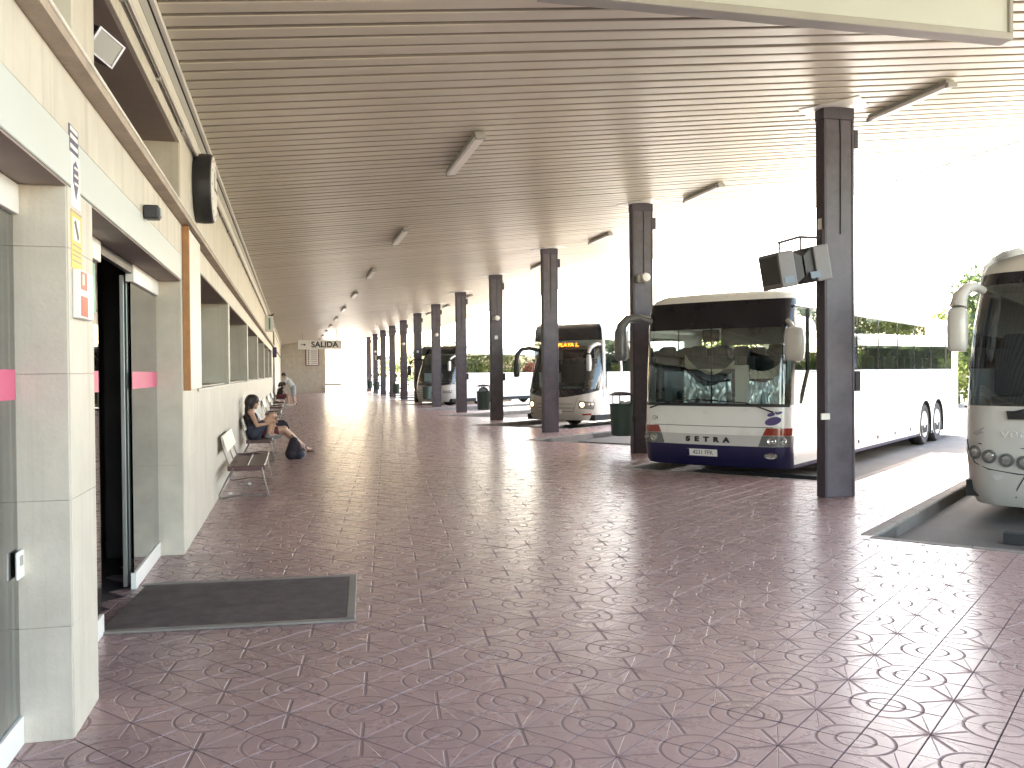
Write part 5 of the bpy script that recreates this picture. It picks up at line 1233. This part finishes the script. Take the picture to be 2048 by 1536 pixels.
def sit(lab, y, top, bottom, lean, hair=True, x=-.66, skin='skin'):
    t = thing('person', lab, 'person', (0, y, 0)); hip = [(x, -.085, .50), (x, .085, .50)]; ch = (x+lean*.4, 0, .80); nk = (x+lean*.8, 0, .96); hd = (x+lean*.8+.06, 0, 1.07)
    hp, Pf, Q_ = head_prims(hd, (1, 0, -.2-lean*2), 1.0); kn = [(x+.42, -.10, .50), (x+.43, .10, .50)]; an = [(x+.38, -.11, .09), (x+.46, .11, .09)]
    sh_ = [(x+lean*.7, -.17, .91), (x+lean*.7, .17, .91)]; el = [(x+lean*.7+.14, -.22, .68), (x+lean*.7+.14, .22, .68)]; wr = [(x+.36, -.12, .62), (x+.36, .12, .62)]
    body = hp+[('c', nk, hd, .052, .05), ('c', (x, 0, .50), ch, .125, .12), ('c', sh_[0], sh_[1], .062, .062), ('c', ch, nk, .10, .05)]
    for i in (0, 1): body += leg(hip[i], kn[i], an[i], None)+[('c', sh_[i], el[i], .047, .038), ('c', el[i], wr[i], .037, .026), ('c', an[i], (an[i][0]+.10, an[i][1], .05), .034, .028)]+hand(wr[i], (1, 0, 0), (0, 0, 1), 1 if i == 0 else -1, 1.0, .6)
    blob('body', body, M[skin], t, .009); blob('shirt', [('c', (x, 0, .54), ch, .14, .135), ('c', sh_[0], sh_[1], .075, .075)], top, t, .012)
    blob('shorts', [('c', (x, 0, .50), (x, 0, .56), .145, .14)]+[('c', hip[i], lerp(hip[i], kn[i], .7), .105, .09) for i in (0, 1)], bottom, t, .012)
    blob('hair', [('e', Pf(-.025, 0, .04), (.112, .096, .10), Q_), ('e', Pf(-.07, 0, -.03), (.075, .09, .13), Q_)], M['hair'], t, .011, 2)
    for i in (0, 1): shoe('shoe', an[i], (an[i][0]+.17, an[i][1], .045), M['cloth_white'], t)
sit('seated woman in a black top bending forward beside the standing man', 45.9, M['cloth_black'], M['cloth_maroon'], .22)
sit('seated person in a white top behind the bending woman', 46.6, M['cloth_white'], M['cloth_navy'], .05, skin='skin2')
sit('seated person farthest along the distant bench, grey top', 47.3, M['cloth_grey'], M['cloth_black'], .12)

# ------------------------------------------------------------------ planting and buildings beyond the bays
def leafmat(name, a, b_):
    m, t, p = nmat(name); at = N(t, 'ShaderNodeAttribute'); at.attribute_name = 'tone'
    t.links.new(mixc(t, at.outputs['Fac'], a, b_), p.inputs['Base Color']); p.inputs['Roughness'].default_value = .6; p.inputs['Transmission Weight'].default_value = 0; p.inputs['Subsurface Weight'].default_value = 0
    tl = N(t, 'ShaderNodeBsdfTranslucent'); t.links.new(mixc(t, at.outputs['Fac'], a, b_), tl.inputs[0]); mx = N(t, 'ShaderNodeMixShader'); mx.inputs[0].default_value = .42
    ou = [n for n in t.nodes if n.type == 'OUTPUT_MATERIAL'][0]; t.links.new(p.outputs[0], mx.inputs[1]); t.links.new(tl.outputs[0], mx.inputs[2]); t.links.new(mx.outputs[0], ou.inputs[0]); return m
M['leaf_a'] = leafmat('green_leaf', (.06, .09, .02), (.17, .19, .05)); M['leaf_b'] = leafmat('dark_leaf', (.03, .05, .02), (.08, .11, .03)); M['leaf_c'] = leafmat('oleander_flower', (.08, .10, .03), (.45, .09, .10))
M['bark'] = mat('bark', (.10, .075, .055), .9, var=.3, scale=6, bump=.6)
trn = np.random.default_rng(5)
def leaves(n, pts, size, name, m, parent):
    """small bent leaf clumps on given centres"""
    c = pts; k = len(c)
    a = trn.normal(size=(k, 3)); a /= np.linalg.norm(a, axis=1)[:, None]; b_ = np.cross(a, trn.normal(size=(k, 3))); b_ /= np.linalg.norm(b_, axis=1)[:, None]
    s_ = size*trn.uniform(.5, 1.3, (k, 1)); nn = np.cross(a, b_)
    v = np.stack([c-a*s_, c-b_*s_*.45+nn*s_*.12, c+a*s_, c+b_*s_*.45+nn*s_*.12], 1).reshape(-1, 3)
    me = bpy.data.meshes.new(name); me.from_pydata(v.tolist(), [], [(4*i, 4*i+1, 4*i+2, 4*i+3) for i in range(k)]); me.materials.append(m)
    at = me.attributes.new('tone', 'FLOAT', 'POINT'); at.data.foreach_set('value', np.repeat(np.clip(trn.normal(.45, .25, k), 0, 1), 4)); o = bpy.data.objects.new(name, me); COL.objects.link(o); o.parent = parent; return o
def tree(x, y, h, r, lab, m='leaf_a', n=2600, trunk=.35, cat='tree'):
    t = thing('tree', lab, cat, (x, y, -.17), 0, 'trees beyond the bus bays'); b = MB()
    th = h*trunk; b.tube([(0, 0, -.1), (.05, .03, th*.5), (.1, 0, th), (.05, .1, h*.8)], [.02*h+.05, .018*h+.04, .014*h+.03, .02], 8)
    cl = []
    for q in range(14):
        a, e = trn.uniform(0, 2*PI), trn.uniform(.0, 1); rad = r*math.sqrt(trn.uniform(.1, 1))*(.45+.75*math.sin(PI*min(1, .15+e*.8))); cz_ = th+(h-th)*e
        p = np.array([rad*math.cos(a), rad*math.sin(a), cz_]); cl.append((p, r*trn.uniform(.28, .5))); b.tube([(.08, 0, th*.8+.15*(cz_-th)), tuple(p*np.array([.5, .5, 1])+np.array([0, 0, -.1*h])), tuple(p)], [.05, .035, .012], 5)
    b.build('trunk', M['bark'], t, 60)
    w = np.array([c[1]**2 for c in cl]); idx = trn.choice(len(cl), n, p=w/w.sum()); C_ = np.array([c[0] for c in cl])[idx]; R_ = np.array([c[1] for c in cl])[idx]
    d = trn.normal(size=(n, 3)); d /= np.linalg.norm(d, axis=1)[:, None]; pts = C_+d*(R_*trn.uniform(.35, 1.05, n)**.6)[:, None]*np.array([1, 1, .8]); leaves(n, pts, .05*h**.5+.05, 'crown', M[m], t)
def dirpt(px, dist): az = YAW+math.atan((px-1024)/FPX); return dist*math.sin(az), dist*math.cos(az)
TR = [(790, 128, 3.4, 3.0, 'leaf_a'), (870, 100, 4.4, 3.0, 'leaf_b'), (925, 78, 3.7, 2.6, 'leaf_a'), (960, 84, 4.0, 2.8, 'leaf_a'), (1000, 80, 3.8, 2.6, 'leaf_b'), (1110, 74, 3.9, 2.6, 'leaf_b'), (1180, 66, 4.6, 2.6, 'leaf_b'), (1240, 62, 4.2, 2.4, 'leaf_a'), (1300, 58, 3.8, 2.2, 'leaf_a'),
      (1470, 58, 3.8, 2.4, 'leaf_b'), (1600, 55, 3.8, 2.4, 'leaf_a'), (1760, 52, 3.8, 2.4, 'leaf_b'), (1860, 50, 3.8, 2.4, 'leaf_a'), (1915, 50, 4.6, 2.4, 'leaf_a'), (1960, 48, 4.9, 2.5, 'leaf_a'), (2060, 46, 5.6, 3.0, 'leaf_b')]
wh = ['far beyond the sunlit end of the row', 'behind the far white coach, dark', 'left of the fourth column in the far green row', 'behind the far coach roof, pale green', 'between fourth and third column in the far green row', 'behind the left mirror of the silver coach', 'behind the silver coach', 'seen past the silver coach over the flowers', 'seen left of the white and navy coach', 'behind the middle of the white and navy coach', 'behind the nearest column', 'past the nearest column over the coach roof', 'over the rear of the white and navy coach', 'left of the mirror of the grey coach', 'between the mirror and screen of the grey coach', 'behind the grey coach cut by the picture edge']
for (px, D, h, r, m), w in zip(TR, wh):
    x, y = dirpt(px, D); tree(x, y, h, r, 'bushy green tree '+w, m, 5200 if px > 1700 else 2600)
# trees on the far right of the lot, which the coach windows mirror
for q, (x, y, h) in enumerate(((52, 8, 7.5), (56, 16, 8.5), (55, 24, 7.0), (57, 32, 8.5), (54, 38, 7.5), (47, -2, 8.0))): tree(x, y, h, 3.6, 'tall green tree mirrored in the coach windows, '+['first', 'second', 'third', 'fourth', 'fifth', 'last'][q]+' of a row along the lot', ['leaf_a', 'leaf_b'][q % 2], 7000)
def hedge(x0, y0, x1, y1, h, w, lab, m, n):
    t = thing('hedge', lab, 'hedge', ((x0+x1)/2, (y0+y1)/2, -.17), math.atan2(y1-y0, x1-x0)); L = math.hypot(x1-x0, y1-y0)
    u = trn.uniform(-L/2, L/2, n); hh = h*(.8+.25*np.sin(u*1.3)+.12*np.sin(u*3.7)); pts = np.stack([u, trn.normal(0, w*.35, n), hh*trn.uniform(.05, 1, n)**.7], 1); leaves(n, pts, .16, 'foliage', M[m], t)
    b = MB(); [b.tube([(q, 0, -.05), (q+.1, .05, h*.6)], [.04, .015], 5) for q in np.arange(-L/2, L/2, 1.2)]; b.build('stems', M['bark'], t)['kind'] = 'stuff'
p0, p1 = dirpt(1215, 57), dirpt(1330, 52); hedge(*p0, *p1, 2.4, 1.4, 'flowering oleander hedge with red blossoms right of the silver coach', 'leaf_c', 2600)
p0, p1 = dirpt(820, 92), dirpt(1120, 66); hedge(*p0, *p1, 2.0, 1.4, 'long low green hedge behind the far coaches', 'leaf_b', 5000)
p0, p1 = dirpt(1340, 52), dirpt(2150, 42); hedge(*p0, *p1, 2.2, 1.4, 'long green hedge behind the white and navy coach', 'leaf_a', 6000)
